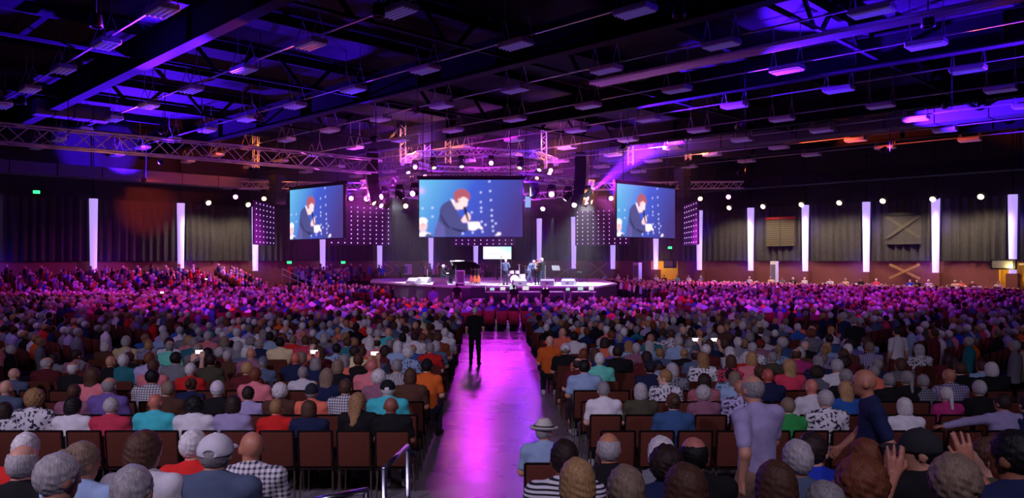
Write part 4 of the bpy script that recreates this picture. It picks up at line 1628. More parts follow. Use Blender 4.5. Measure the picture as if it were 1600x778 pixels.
# tall white cabinet, guitars, drum kit
t = thing('speaker_cabinet', 'tall white cabinet standing at the stage front by the piano', 'cabinet', on_stage(720, 49.2))
MB().cbox((0, 0, .5), (.5, .45, .95), .03).build('body', 'gear_white', t)
MB().box((0, -.235, .55), (.42, .02, .7)).build('grille', 'speaker_grille', t)
MB().box((0, -.23, .05), (.46, .05, .08)).build('plinth', 'speaker_black', t)
for k, px in enumerate((736, 742, 748)):
    t = thing('guitar', f'orange guitar on a stand beside the piano, {ORD[k]} of three', 'guitar', on_stage(px, 50.4 + .1 * k), 0, 'guitars on stands')
    t.scale = (.7, .7, .9)
    MB().lathe([(0, -.06), (.17, -.06), (.19, 0), (.17, .06), (0, .06)], (0, 0, 0), 14, 1, 1).build('lower_body', 'guitar_wood', t).rotation_euler = (1.4, 0, 0)
    t.children[-1].location = (0, 0, .34)
    MB().lathe([(0, -.055), (.12, -.055), (.135, 0), (.12, .055), (0, .055)], (0, 0, 0), 14).build('upper_body', 'guitar_wood', t).rotation_euler = (1.4, 0, 0)
    t.children[-1].location = (0, .03, .56)
    MB().box((0, .07, .88), (.05, .03, .56)).build('neck', 'guitar_neck', t)
    MB().box((0, .09, 1.2), (.07, .02, .14)).build('headstock', 'guitar_neck', t)
    MB().tube((0, .1, 0.6), (0, .25, 0), .012, n=5).tube((-.12, -.1, 0), (0, .08, .3), .012, n=5).tube((.12, -.1, 0), (0, .08, .3), .012, n=5).build('stand', 'black_metal', t)

t = thing('drum_kit', 'white drum kit with cymbals behind the singer in the middle', 'drum kit', on_stage(804, 53.5))


def drum(name, c, r, h, ax, m='gear_white'):
    o = MB().lathe([(0, -h / 2), (r, -h / 2), (r, h / 2), (0, h / 2)], (0, 0, 0), 18).build(name, m, t, False, c)
    if ax == 'y':
        o.rotation_euler = (math.pi / 2, 0, 0)
    rim = MB().lathe([(r, h / 2 - .02), (r + .015, h / 2 - .02), (r + .015, h / 2 + .01), (r, h / 2 + .01)], (0, 0, 0), 18).build('rim', 'truss_alu', o)


drum('bass_drum', (0, 0, .3), .29, .42, 'y')
drum('tom', (-.2, .05, .78), .16, .22, 'z')
drum('tom', (.2, .05, .78), .16, .22, 'z')
drum('floor_tom', (.55, .3, .42), .21, .45, 'z')
drum('snare', (-.45, .35, .58), .18, .16, 'z')
for c in ((-.75, .1, 1.15), (.75, .1, 1.2), (-.6, .6, .9), (.35, -.05, 1.3)):
    MB().lathe([(0, .03), (.05, .02), (.24, 0), (.24, -.006), (0, .0)], c, 16).build('cymbal', 'cymbal', t)
    MB().tube(c, (c[0], c[1], .3), .012, n=5).tube((c[0], c[1], .3), (c[0] + .2, c[1] + .1, 0), .01, n=4).tube((c[0], c[1], .3), (c[0] - .2, c[1] + .1, 0), .01, n=4).build('cymbal_stand', 'truss_alu', t)
MB().lathe([(0, .45), (.18, .45), (.18, .52), (0, .54)], (0, .8, 0), 14).tube((0, .8, 0), (0, .8, .45), .03, n=6).build('stool', 'speaker_black', t)


def mic_stand(px, d, h, label):
    t = thing('microphone_stand', label, 'microphone stand', on_stage(px, d), random.random(), 'microphone stands on the stage')
    MB().tube((0, 0, .02), (0, 0, h), .016, n=6).build('pole', 'truss_alu', t)
    b = MB()
    for k in range(3):
        a = k * 2.094
        b.tube((0, 0, .14), (.26 * math.cos(a), .26 * math.sin(a), .01), .012, n=5)
    b.build('tripod', 'truss_alu', t)
    MB().tube((0, 0, h), (0, -.1, h + .12), .014, .02, 6).ball((0, -.11, h + .14), .03, 8, 5).build('microphone', 'speaker_black', t)


mic_stand(811, 51, 1.35, 'microphone stand between the drums and the singing trio')
mic_stand(783, 51.2, 1.75, 'tall microphone stand left of the singer by the drums')
mic_stand(852, 50.4, 1.3, 'microphone stand right of the singing trio')
mic_stand(712, 52, 1.1, 'short microphone stand beside the grand piano')
mic_stand(668, 54.5, 1.0, 'short microphone stand near the left stage monitors')
t = thing('music_stand', 'dark music stand right of the singing trio', 'music stand', on_stage(868, 51), .3)
MB().tube((0, 0, .05), (0, 0, 1.0), .018, n=6).build('pole', 'black_metal', t)
MB().box((0, -.05, 1.1), (.55, .03, .36), M=Matrix.Rotation(-.5, 3, 'X')).build('desk', 'gear_dark', t)
MB().tube((-.25, 0, .02), (.25, 0, .02), .015, n=5).tube((0, -.25, .02), (0, .25, .02), .015, n=5).build('foot', 'black_metal', t)
for k, (px, d) in enumerate(((905, 56), (914, 58))):
    t = thing('stage_chair', f'dark stool at the right rim of the stage, {ORD[k]} from the trio', 'stool', on_stage(px, d), .4 * k, 'stools on the stage rim')
    MB().lathe([(0, .7), (.2, .7), (.2, .76), (0, .78)], (0, 0, 0), 12).build('seat', 'gear_dark', t)
    for a in range(4):
        MB().tube((.12 * math.cos(a * 1.57), .12 * math.sin(a * 1.57), .7), (.22 * math.cos(a * 1.57), .22 * math.sin(a * 1.57), 0), .015, n=5).build('leg', 'black_metal', t)

person('singer in dark suit with white hair standing before the drum kit', on_stage(790, 50), 'sing', 'short', 'white', 'slate', rz=-.5, sc=.98, trousers=(34, 34, 48))
person('singer in blue-grey suit leaning toward the man beside him', on_stage(827, 49.6), 'bow', 'short', 'silver', 'slate', rz=-1.2, sc=1.0, trousers=(70, 76, 104))
person('brown-haired singer in the middle of the singing trio', on_stage(839, 50.2), 'sing', 'short', 'brown', 'brown', rz=.4, sc=.96)
person('white-haired singer at the right of the trio in dark suit', on_stage(847, 50), 'sing', 'short', 'white', 'black', rz=.7, sc=1.0)
# stage hands and camera crew on the floor in front
person('crew member in black standing below the stage by the white cabinet', P(714, 0, 46.6) * Vector((1, 1, 0)) if False else ((714 - 800) / F * 46.6, 46.6, 0), 'stand', 'short', 'dark brown', 'black', sc=.93)
person('dark-clad camera operator standing right before the stage middle', ((803 - 800) / F * 44, 44, 0), 'stand', 'short', 'dark brown', 'black', sc=.93)
person('bald camera operator in black before the singing trio', ((852 - 800) / F * 44, 44, 0), 'stand', 'fringe', 'white', 'black', sc=.93, rz=.4)
person('person in purple shirt standing in the rows left of stage front', ((677 - 800) / F * 40, 40, 0), 'stand', 'short', 'dark brown', 'purple', sc=.95)
person('person in blue standing on the far left bleachers', tuple(UV(39.5, 55.6, .8)), 'stand', 'short', 'white', 'royal blue', sc=1.0, rz=math.pi)

# production tables in front of the stage, with glowing gear
for k, (px, w) in enumerate(((770, 2.0), (820, 2.2), (868, 2.0), (905, 2.0))):
    x = (px - 800) / F * 46.6
    t = thing('production_table', f'white production table below the stage front, {ORD[k]} from the left', 'table', (x, 46.6, 0), 0, 'production tables')
    MB().cbox((0, 0, 1.12), (w, .7, .05), .015).build('top', 'gear_white', t)
    for sx in (-1, 1):
        for sy in (-1, 1):
            MB().tube((sx * w * .45, sy * .3, 1.1), (sx * w * .45, sy * .3, 0), .025, n=6).build('leg', 'truss_alu', t)
    for j in range(3):
        q = -w / 2 + (j + .5) * w / 3 + random.uniform(-.12, .12)
        if (j + k) % 4 == 3:
            continue
        g = thing('monitor', f'small lit monitor, {ORD[j]} on production table {ORD[k]} from the left', 'monitor', (x + q, 46.55 + random.uniform(-.12, .12), 1.145), .5 * (j - 1) + random.uniform(-.3, .3), 'monitors on the tables')
        g.scale = (random.uniform(.6, 1.1),) * 3
        MB().cbox((0, 0, .24), (.5, .05, .32), .01).build('casing', 'gear_dark', g)
        MB().box((0, -.03, .24), (.45, .01, .27)).build('display', 'soft_glow', g).color = [(.9, .95, 1, 1), (.6, .9, .85, 1), (1, .9, .95, 1)][(j + k) % 3]
        MB().tube((0, .02, .1), (0, .02, 0), .02, n=6).lathe([(0, .012), (.11, .012), (.11, 0), (0, 0)], (0, .02, 0), 10).build('stand', 'gear_dark', g)
t = thing('flight_case', 'dark flight case standing before the stage left of the tables', 'case', ((747 - 800) / F * 45.8, 45.8, 0))
MB().cbox((0, 0, .75), (.85, .6, 1.5), .03).build('body', 'gear_dark', t)
for z in (.06, .75, 1.46):
    MB().box((0, -.305, z), (.87, .02, .05)).build('edge_strip', 'truss_alu', t)

# ------------------------------------------------------------------ bleachers by the left wall
for nm, u0, u1, lab in (('near', 2.0, 27.0, 'dark stepped bleachers at the far left wall'), ('far', 31.5, 56, 'stepped bleachers along the left wall nearer the stage')):
    t = thing('bleachers', lab, 'bleachers', (0, 0, 0))
    for k in range(6):
        v = 52.6 + k * .95
        ubox((u0 + u1) / 2, v, .09 + .1 * k, u1 - u0, .93, .18 + .2 * k).build('step', 'riser_carpet', t)
    for k in range(2):
        uu = u0 if k == 0 else u1
        m = MB()
        a, b = UV(uu, 52.0, 1.0), UV(uu, 58.4, 2.3)
        m.tube(a, b, .035, n=6).tube(a - Vector((0, 0, .45)), b - Vector((0, 0, .45)), .025, n=6)
        for q in range(6):
            c = a.lerp(b, q / 5)
            m.tube(c, (c.x, c.y, c.z - 1.0), .025, n=6)
        m.build('side_rail', 'truss_alu', t)

# ------------------------------------------------------------------ risers under the nearest rows, step and hand rails
t = thing('seating_riser', 'dark carpeted seating riser under the nearest left rows', 'riser', (0, 0, 0))
for k, (y0, y1, z) in enumerate(((5.2, 6.25, .50), (4.2, 5.2, .69), (2.6, 4.2, .86))):
    MB().cbox((-4.4, (y0 + y1) / 2, z / 2), (6.2, y1 - y0, z), .01).build('tier', 'riser_carpet', t)
t = thing('seating_riser', 'dark carpeted seating riser under the nearest right rows', 'riser', (0, 0, 0))
for k, (y0, y1, z) in enumerate(((5.2, 6.25, .50), (4.2, 5.2, .69), (2.6, 4.2, .86))):
    MB().cbox((3.75, (y0 + y1) / 2, z / 2), (7.3, y1 - y0, z), .01).build('tier', 'riser_carpet', t)
t = thing('steps', 'dark carpeted steps between the two nearest seating risers', 'steps', (0, 0, 0))
for k, (y0, y1, z) in enumerate(((5.9, 6.25, .17), (5.55, 5.9, .34), (5.2, 5.55, .50), (4.2, 5.2, .69), (2.6, 4.2, .86))):
    MB().cbox((-.6, (y0 + y1) / 2, z / 2), (1.3, y1 - y0 - .01, z), .01).build('tread', 'riser_carpet', t)
MB().cbox((3.4, 7.2, .085), (3.8, 1.6, .17), .01).build('landing', 'riser_carpet', t)

r1, r2 = P(637, 697, 6.3), P(600, 729, 5.62)
r2.z = r1.z
t = thing('hand_rail', 'shiny steel hand rail loop beside the aisle steps', 'hand rail', (r1.x, r1.y, 0))
rel = lambda p: (p[0] - r1.x, p[1] - r1.y, p[2])
MB().tube(rel(r1), rel((r1.x, r1.y, .0)), .021, n=10).build('post', 'steel_rail', t, True)
MB().tube(rel(r2), rel((r2.x, r2.y, .34)), .021, n=10).build('post', 'steel_rail', t, True)
MB().tube(rel(r1), rel(r2), .021, n=10).ball(rel(r1), .021).ball(rel(r2), .021).build('top_bar', 'steel_rail', t, True)
MB().tube(rel((r1.x, r1.y, r1.z - .42)), rel((r2.x, r2.y, r2.z - .42)), .018, n=10).build('mid_bar', 'steel_rail', t, True)
r3, r4 = P(572, 766, 5.0), P(480, 790, 4.75)
t = thing('hand_rail', 'lower hand rail bar cut off by the photo bottom edge', 'hand rail', (r3.x, r3.y, 0))
rel = lambda p: (p[0] - r3.x, p[1] - r3.y, p[2])
r4.z = r3.z
MB().tube(rel(r3), rel(r4), .021, n=10).ball(rel(r3), .021).build('top_bar', 'steel_rail', t, True)
MB().tube(rel(r3), rel((r3.x, r3.y, .69)), .021, n=10).build('post', 'steel_rail', t, True)
MB().tube(rel(r4), rel((r4.x, r4.y, .69)), .021, n=10).build('post', 'steel_rail', t, True)

# ------------------------------------------------------------------ audience on the risers: px, head-top row, distance, pose, hair, hair colour, shirt, extras
RISER = [
    (41, 676, 5.7, 'sit', 'short', 'white', 'red', {}, 'white-haired person in red, far left of the nearest risers'),
    (36, 693, 4.6, 'sit', 'fringe', 'silver', 'black', {}, 'balding man in black, leftmost on the middle riser tier'),
    (90, 709, 3.75, 'sit_right', 'short', 'silver', 'denim', {'wide': 1.05}, 'man with cropped grey hair and blue shirt, bottom left corner'),
    (128, 691, 4.6, 'sit_right', 'bun', 'ash', 'pale blue', {}, 'person with fair hair in a bun and pale top, lower left riser'),
    (207, 727, 3.5, 'sit', 'short', 'silver', 'maroon', {}, 'grey-mauve haired head lowest at left, below the brown-haired woman'),
    (226, 673, 4.75, 'sit_right', 'bob', 'brown', 'white', {}, 'brown-haired woman in white top on the left riser'),
    (303, 672, 5.7, 'sit_right', 'short', 'white', 'red', {}, 'white-haired person in red beside the white-capped man'),
    (337, 679, 4.8, 'sit', 'fringe', 'grey', 'slate', {'hat': 'cap', 'wide': 1.18}, 'broad man in white baseball cap and grey-blue polo'),
    (393, 673, 5.7, 'sit_left', 'bald', 'white', 'white', {'pattern': 'plaid', 'wide': 1.08}, 'bald man in checked shirt at the right end of the left riser'),
    (882, 686, 4.7, 'sit', 'short', 'dark brown', 'white', {'pattern': 'stripes', 'skin': (150, 94, 66)}, 'dark-haired person in striped shirt behind the straw-hatted man'),
    (902, 716, 3.85, 'sit', 'bob', 'blond', 'navy', {}, 'woman with straight blond bob at the bottom beside the aisle'),
    (951, 675, 5.6, 'sit', 'fringe', 'silver', 'black', {'skin': (206, 140, 100)}, 'man with grey fringe and black shirt on the right riser'),
    (978, 727, 3.5, 'sit', 'short', 'ash', 'maroon', {}, 'thinning brown-grey head lowest in the middle bottom edge'),
    (1033, 681, 5.6, 'sit', 'long', 'white', 'grey', {}, 'person with long white hair on the right riser'),
    (1041, 696, 4.75, 'sit', 'puffy', 'dark brown', 'navy', {}, 'person with round dark brown hair before the long white-haired one'),
    (1084, 681, 4.8, 'sit', 'fringe', 'black', 'black', {'skin': (200, 124, 110), 'wide': 1.06}, 'man with bald crown and dark fringe on the right riser'),
    (1071, 724, 3.6, 'sit', 'bob', 'brown', 'magenta', {'wide': 1.08}, 'brown-haired woman in magenta top at the bottom edge'),
    (1212, 720, 3.6, 'sit', 'bob', 'brown', 'rust', {}, 'brown-haired head at the bottom below the standing man in grey'),
    (1246, 687, 4.6, 'sit', 'short', 'silver', 'slate', {}, 'silver-haired person left of the blue-checked shirt'),
    (1270, 676, 4.95, 'sit_right', 'short', 'dark brown', 'royal blue', {'wide': 1.1}, 'dark-haired man in bright blue shirt on the right riser'),
    (1345, 713, 3.5, 'sit', 'puffy', 'auburn', 'white', {'pattern': 'floral'}, 'auburn-haired woman in floral top at the bottom right'),
    (1352, 685, 4.75, 'sit', 'bob', 'auburn', 'mauve', {}, 'red-brown bob behind the auburn-haired woman in floral'),
    (1440, 671, 4.6, 'sit_profile', 'short', 'black', 'black', {'hat': 'cap', 'hatcol': (40, 40, 44)}, 'man in black cap and shirt looking to the left'),
    (1490, 711, 3.6, 'arm_up', 'puffy', 'ash', 'black', {'pattern': 'floral'}, 'grey-brown haired woman lifting both hands, bottom right'),
    (1547, 683, 4.6, 'sit_profile', 'short', 'brown', 'olive', {}, 'brown-haired person turned left beside the far right man'),
    (1584, 672, 3.75, 'sit_left', 'short', 'black', 'navy', {'wide': 1.05, 'skin': (168, 108, 78)}, 'black-haired man in navy at the bottom right corner'),
    (1290, 752, 3.4, 'sit', 'short', 'grey', 'royal blue', {}, 'grey head in bright blue at the bottom edge below the silver-haired person'),
]
GR = 'seated people in the audience'
for k, (px, yt, d, pose, hair, hcol, shirt, ex, lab) in enumerate(RISER):
    pz = .50 if d >= 5.2 else (.69 if d >= 4.2 else .86)
    x = (px - 800) / F * d
    zt = CH - (yt - HZ) / F * d
    sc = min(1.1, max(.9, (zt - pz) / 1.315))
    person(lab, (x, d, pz), pose, hair, hcol, shirt, sc=sc, group=GR, **ex)
    chair('maroon chair under the ' + ' '.join(lab.replace(',', '').split()[:9]), (x, d - .02, pz), 0)

# walking and standing figures
person('man in pale grey shirt and khaki trousers walking up toward the risers', ((1183 - 800) / F * 7.0, 7.0, .17), 'walk', 'fringe', 'grey', 'lavender', rz=.5, sc=1.07,
       wide=1.08, trousers=(150, 116, 96))
person('bald man in navy shirt and light trousers walking past the right rows', ((1362 - 800) / F * 7.3, 7.3, .17), 'walk', 'bald', 'grey', 'navy', rz=1.2, sc=1.08,
       wide=1.1, trousers=(150, 128, 150))
o = person('white-haired man in black shirt and trousers standing in the aisle', ((742 - 800) / F * 22.5, 22.5, 0), 'stand', 'short', 'white', 'black', sc=.97,
           trousers=(16, 16, 22))
person('person in black standing at the right edge of the aisle rows', ((1335 - 800) / F * 19, 19, 0), 'stand', 'short', 'grey', 'black', sc=.96)
person('person in dark navy standing in the right cross aisle', ((1318 - 800) / F * 20.5, 20.5, 0), 'stand', 'short', 'silver', 'navy', sc=.96, rz=.6)
person('woman with dark bun and white blouse standing by the right section', ((1402 - 800) / F * 17.0, 17.0, 0), 'stand', 'bun', 'dark brown', 'white', sc=.92, rz=.3)
for k, (px, shirt, hc) in enumerate(((945, 'pale blue', 'grey'), (966, 'white', 'silver'), (981, 'olive', 'brown'), (1025, 'white', 'silver'), (1038, 'maroon', 'black'),
                                     (1058, 'mint', 'brown'), (1076, 'white', 'grey'), (1095, 'pale blue', 'white'), (1171, 'white', 'white'), (1204, 'cream', 'silver'),
                                     (1222, 'grey', 'brown'), (1239, 'black', 'white'), (1257, 'white', 'white'), (1297, 'white', 'black'), (1321, 'cream', 'grey'),
                                     (1345, 'black', 'brown'), (1369, 'rose', 'white'), (1422, 'royal blue', 'brown'), (1433, 'black', 'dark brown'),
                                     (1451, 'lavender', 'silver'), (1492, 'cream', 'white'), (1502, 'coral', 'brown'), (1520, 'maroon', 'black'), (1560, 'white', 'brown'))):
    q = wall_pt(px, 400, 1.6 + (k % 3) * .5)
    person(f'person in {shirt} with {hc} hair standing by the right wall, {ORD[k]} from the stage', (q.x, q.y, 0), 'stand', 'short', hc, shirt, sc=.95,
           rz=math.pi * .75, group='people standing along the right wall', shoes=False)

# straw-hatted man in a floor seat of his own
HX, HY = (850 - 800) / F * 8.5, 8.5
person('man in pale straw trilby and light blue shirt beside the aisle', (HX, HY, 0), 'sit_right', 'fringe', 'grey', 'pale blue', hat='brim', group=GR, wide=1.05)
chair('maroon chair under the man in the straw trilby', (HX, HY - .02, 0))

# ------------------------------------------------------------------ audience on the hall floor: px, head-top row of the photograph, row number, ...
SPEC = [
    (8, 628, 0, 'sit', 'bob', 'dark brown', 'white', {'pattern': 'floral'}), (55, 602, 0, 'sit', 'puffy', 'sandy', 'white', {'pattern': 'floral'}),
    (115, 620, 0, 'sit_right', 'bob', 'black', 'white', {}), (174, 621, 0, 'sit', 'short', 'silver', 'rose', {'wide': 1.1}),
    (243, 614, 0, 'sit', 'bald', 'grey', 'turquoise', {'wide': 1.08, 'skin': (206, 120, 96)}), (304, 618, 0, 'sit', 'puffy', 'black', 'white', {'wide': 1.05}),
    (365, 617, 0, 'sit', 'bob', 'dark brown', 'lavender', {}), (432, 623, 0, 'sit', 'short', 'sandy', 'red', {}),
    (483, 625, 0, 'sit', 'bob', 'brown', 'navy', {'wide': 1.1}), (560, 613, 0, 'sit_right', 'long', 'sandy', 'black', {}),
    (611, 620, 0, 'sit', 'bald', 'black', 'black', {'wide': 1.15, 'skin': (150, 90, 70)}),
    (1052, 614, 0, 'sit', 'bun', 'brown', 'denim', {'wide': 1.05}), (1231, 621, 0, 'sit', 'short', 'ash', 'green', {'wide': 1.05}),
    (1290, 609, 0, 'sit', 'short', 'silver', 'white', {'pattern': 'floral', 'wide': 1.1}), (1413, 621, 0, 'sit', 'bob', 'white', 'white', {}),
    (1566, 615, 0, 'arm_out', 'short', 'dark brown', 'lavender', {}),
    (10, 593, 1, 'sit', 'bald', 'grey', 'slate', {}), (116, 600, 1, 'sit', 'short', 'brown', 'mauve', {}),
    (171, 586, 1, 'sit', 'fringe', 'grey', 'purple', {'wide': 1.1}), (340, 596, 1, 'sit', 'beanie', 'white', 'black', {'hat': 'beanie', 'hatcol': (226, 214, 224)}),
    (388, 603, 1, 'sit', 'short', 'dark brown', 'lavender', {}), (438, 598, 1, 'sit', 'puffy', 'white', 'brown', {}),
    (487, 600, 1, 'sit', 'short', 'grey', 'coral', {'hat': 'beanie', 'hatcol': (40, 38, 50)}), (540, 592, 1, 'sit', 'short', 'brown', 'white', {'pattern': 'plaid'}),
    (606, 594, 1, 'sit', 'fringe', 'white', 'turquoise', {'hat': 'cap', 'hatcol': (18, 18, 24), 'wide': 1.15}),
    (943, 596, 1, 'sit', 'short', 'grey', 'white', {}), (1001, 598, 1, 'sit', 'bob', 'silver', 'olive', {}),
    (1268, 591, 1, 'sit', 'bald', 'grey', 'white', {'skin': (216, 130, 112)}), (1321, 595, 1, 'sit', 'long', 'blond', 'blue', {}),
    (1530, 594, 1, 'sit', 'short', 'silver', 'black', {}),
    (145, 571, 2, 'sit', 'long', 'brown', 'pink', {}), (238, 577, 2, 'sit', 'short', 'black', 'white', {'pattern': 'plaid', 'wide': 1.15}),
    (399, 574, 2, 'sit', 'short', 'auburn', 'pink', {}), (511, 575, 2, 'sit', 'long', 'ash', 'navy', {}), (592, 577, 2, 'sit', 'puffy', 'white', 'mauve', {}),
    (641, 575, 2, 'sit', 'bob', 'brown', 'brown', {}), (1040, 577, 2, 'sit_profile', 'short', 'sandy', 'white', {'pattern': 'floral'}),
    (1100, 583, 2, 'sit', 'long', 'dark brown', 'pink', {'pattern': 'stripes'}), (1148, 580, 2, 'sit', 'bob', 'ash', 'pale blue', {}),
    (1200, 575, 2, 'sit', 'bald', 'grey', 'navy', {'skin': (200, 96, 80)}), (1389, 583, 2, 'sit', 'short', 'grey', 'black', {}),
    (1442, 585, 2, 'sit', 'short', 'grey', 'grey', {'pattern': 'plaid'}), (1483, 575, 2, 'sit', 'bald', 'grey', 'lavender', {'pattern': 'plaid', 'wide': 1.1}),
    (115, 564, 3, 'sit', 'fringe', 'white', 'black', {}), (240, 560, 3, 'sit', 'short', 'brown', 'pink', {}), (298, 567, 3, 'sit', 'short', 'white', 'red', {}),
    (528, 560, 3, 'sit', 'bob', 'ash', 'black', {}), (581, 559, 3, 'sit', 'bald', 'grey', 'pink', {'wide': 1.15, 'skin': (210, 120, 110)}),
    (620, 557, 3, 'sit', 'short', 'grey', 'white', {'pattern': 'zebra'}), (667, 554, 3, 'sit', 'short', 'black', 'orange', {'hat': 'cap', 'hatcol': (20, 18, 22)}),
    (913, 562, 3, 'sit', 'short', 'black', 'pale blue', {'wide': 1.1}), (1016, 563, 3, 'sit', 'short', 'dark brown', 'navy', {'hat': 'cap', 'hatcol': (26, 30, 48)}),
    (1233, 560, 3, 'sit', 'long', 'blond', 'rose', {}), (1308, 552, 3, 'sit', 'short', 'silver', 'white', {'wide': 1.1}),
    (173, 555, 4, 'sit', 'bald', 'grey', 'black', {}), (193, 553, 4, 'sit', 'short', 'white', 'teal', {}), (234, 550, 4, 'sit', 'short', 'auburn', 'lavender', {}),
    (275, 546, 4, 'phone', 'short', 'black', 'grey', {'wide': 1.1}), (411, 557, 4, 'sit', 'short', 'grey', 'slate', {'hat': 'cap', 'hatcol': (110, 108, 124)}),
    (462, 549, 4, 'phone', 'bald', 'grey', 'navy', {'skin': (206, 110, 90)}), (937, 551, 4, 'sit', 'short', 'white', 'mint', {}),
    (1098, 546, 4, 'sit', 'long', 'sandy', 'white', {'pattern': 'floral'}), (1142, 554, 4, 'sit', 'bob', 'brown', 'rose', {'pattern': 'floral'}),
    (1174, 546, 4, 'sit', 'bob', 'blond', 'pink', {}), (1371, 560, 4, 'sit', 'short', 'grey', 'navy', {}),
    (560, 552, 4, 'phone', 'short', 'brown', 'black', {}), (1078, 530, 7, 'phone', 'short', 'grey', 'slate', {}), (1108, 530, 7, 'phone', 'bob', 'brown', 'navy', {}),
    (325, 543, 5, 'sit', 'bob', 'black', 'black', {}), (554, 537, 5, 'sit', 'short', 'dark brown', 'cream', {'wide': 1.1}),
    (638, 541, 5, 'sit', 'puffy', 'white', 'pale blue', {'pattern': 'floral'}), (912, 544, 5, 'sit', 'short', 'auburn', 'coral', {'pattern': 'floral'}),
    (965, 539, 5, 'sit', 'short', 'dark brown', 'black', {'wide': 1.1}), (498, 535, 5, 'sit', 'long', 'brown', 'maroon', {}),
    (265, 530, 6, 'sit', 'fringe', 'grey', 'mint', {}), (622, 532, 6, 'sit', 'bob', 'white', 'pale blue', {}), (672, 535, 6, 'sit', 'short', 'grey', 'red', {}),
    (438, 527, 7, 'sit', 'short', 'black', 'cream', {'wide': 1.15}), (351, 525, 7, 'sit', 'bob', 'ash', 'grey', {}), (859, 523, 7, 'sit', 'bald', 'grey', 'orange', {}),
    (1060, 525, 7, 'sit', 'short', 'silver', 'pale blue', {'wide': 1.1}), (478, 523, 7, 'sit', 'short', 'brown', 'rose', {}),
    (325, 517, 8, 'sit', 'short', 'silver', 'pink', {}), (422, 518, 8, 'sit', 'short', 'black', 'pale blue', {}), (685, 519, 8, 'sit', 'short', 'brown', 'rust', {}),
    (648, 518, 8, 'sit', 'short', 'dark brown', 'white', {}), (897, 518, 8, 'sit', 'short', 'black', 'white', {'wide': 1.1}), (1017, 521, 8, 'sit', 'bald', 'grey', 'teal', {}),
    (879, 510, 9, 'sit', 'bald', 'grey', 'coral', {}), (607, 510, 9, 'sit', 'bald', 'grey', 'turquoise', {}), (590, 514, 9, 'sit', 'short', 'silver', 'cream', {}),
    (695, 512, 9, 'sit', 'short', 'white', 'white', {}), (370, 509, 9, 'sit', 'short', 'white', 'white', {}), (975, 505, 9, 'sit', 'short', 'white', 'royal blue', {}),
]
PITCH = .49
MAXP = 300
nseat = len(RISER) + 1
crowd_far = []          # (x, y, z, rz, shirt rgb, hair rgb, skin rgb, bald, chair?)
used_lab = set()
STY = ['short'] * 6 + ['bob'] * 4 + ['fringe'] * 2 + ['bald', 'long', 'puffy', 'puffy', 'bun', 'tail', 'cap']
HCS = ['white'] * 5 + ['silver'] * 5 + ['grey'] * 4 + ['brown'] * 4 + ['dark brown'] * 3 + ['ash'] * 2 + ['blond'] * 2 + ['black', 'auburn', 'sandy']
SHS = ['black'] * 6 + ['navy'] * 5 + ['white'] * 5 + ['grey'] * 4 + ['slate'] * 4 + ['pale blue'] * 3 + ['lavender'] * 3 + ['maroon', 'red', 'rose', 'pink', 'mauve', 'purple',
      'purple', 'teal', 'blue', 'brown', 'brown', 'olive', 'cream', 'denim', 'denim', 'royal blue', 'magenta', 'coral', 'orange']


def rnd_far(x, y, z, rz, chair_):
    crowd_far.append((x, y, z, rz, SH_[random.choice(SHS)], HC_[random.choice(HCS)], random.choice(SK), random.random() < .14, chair_))


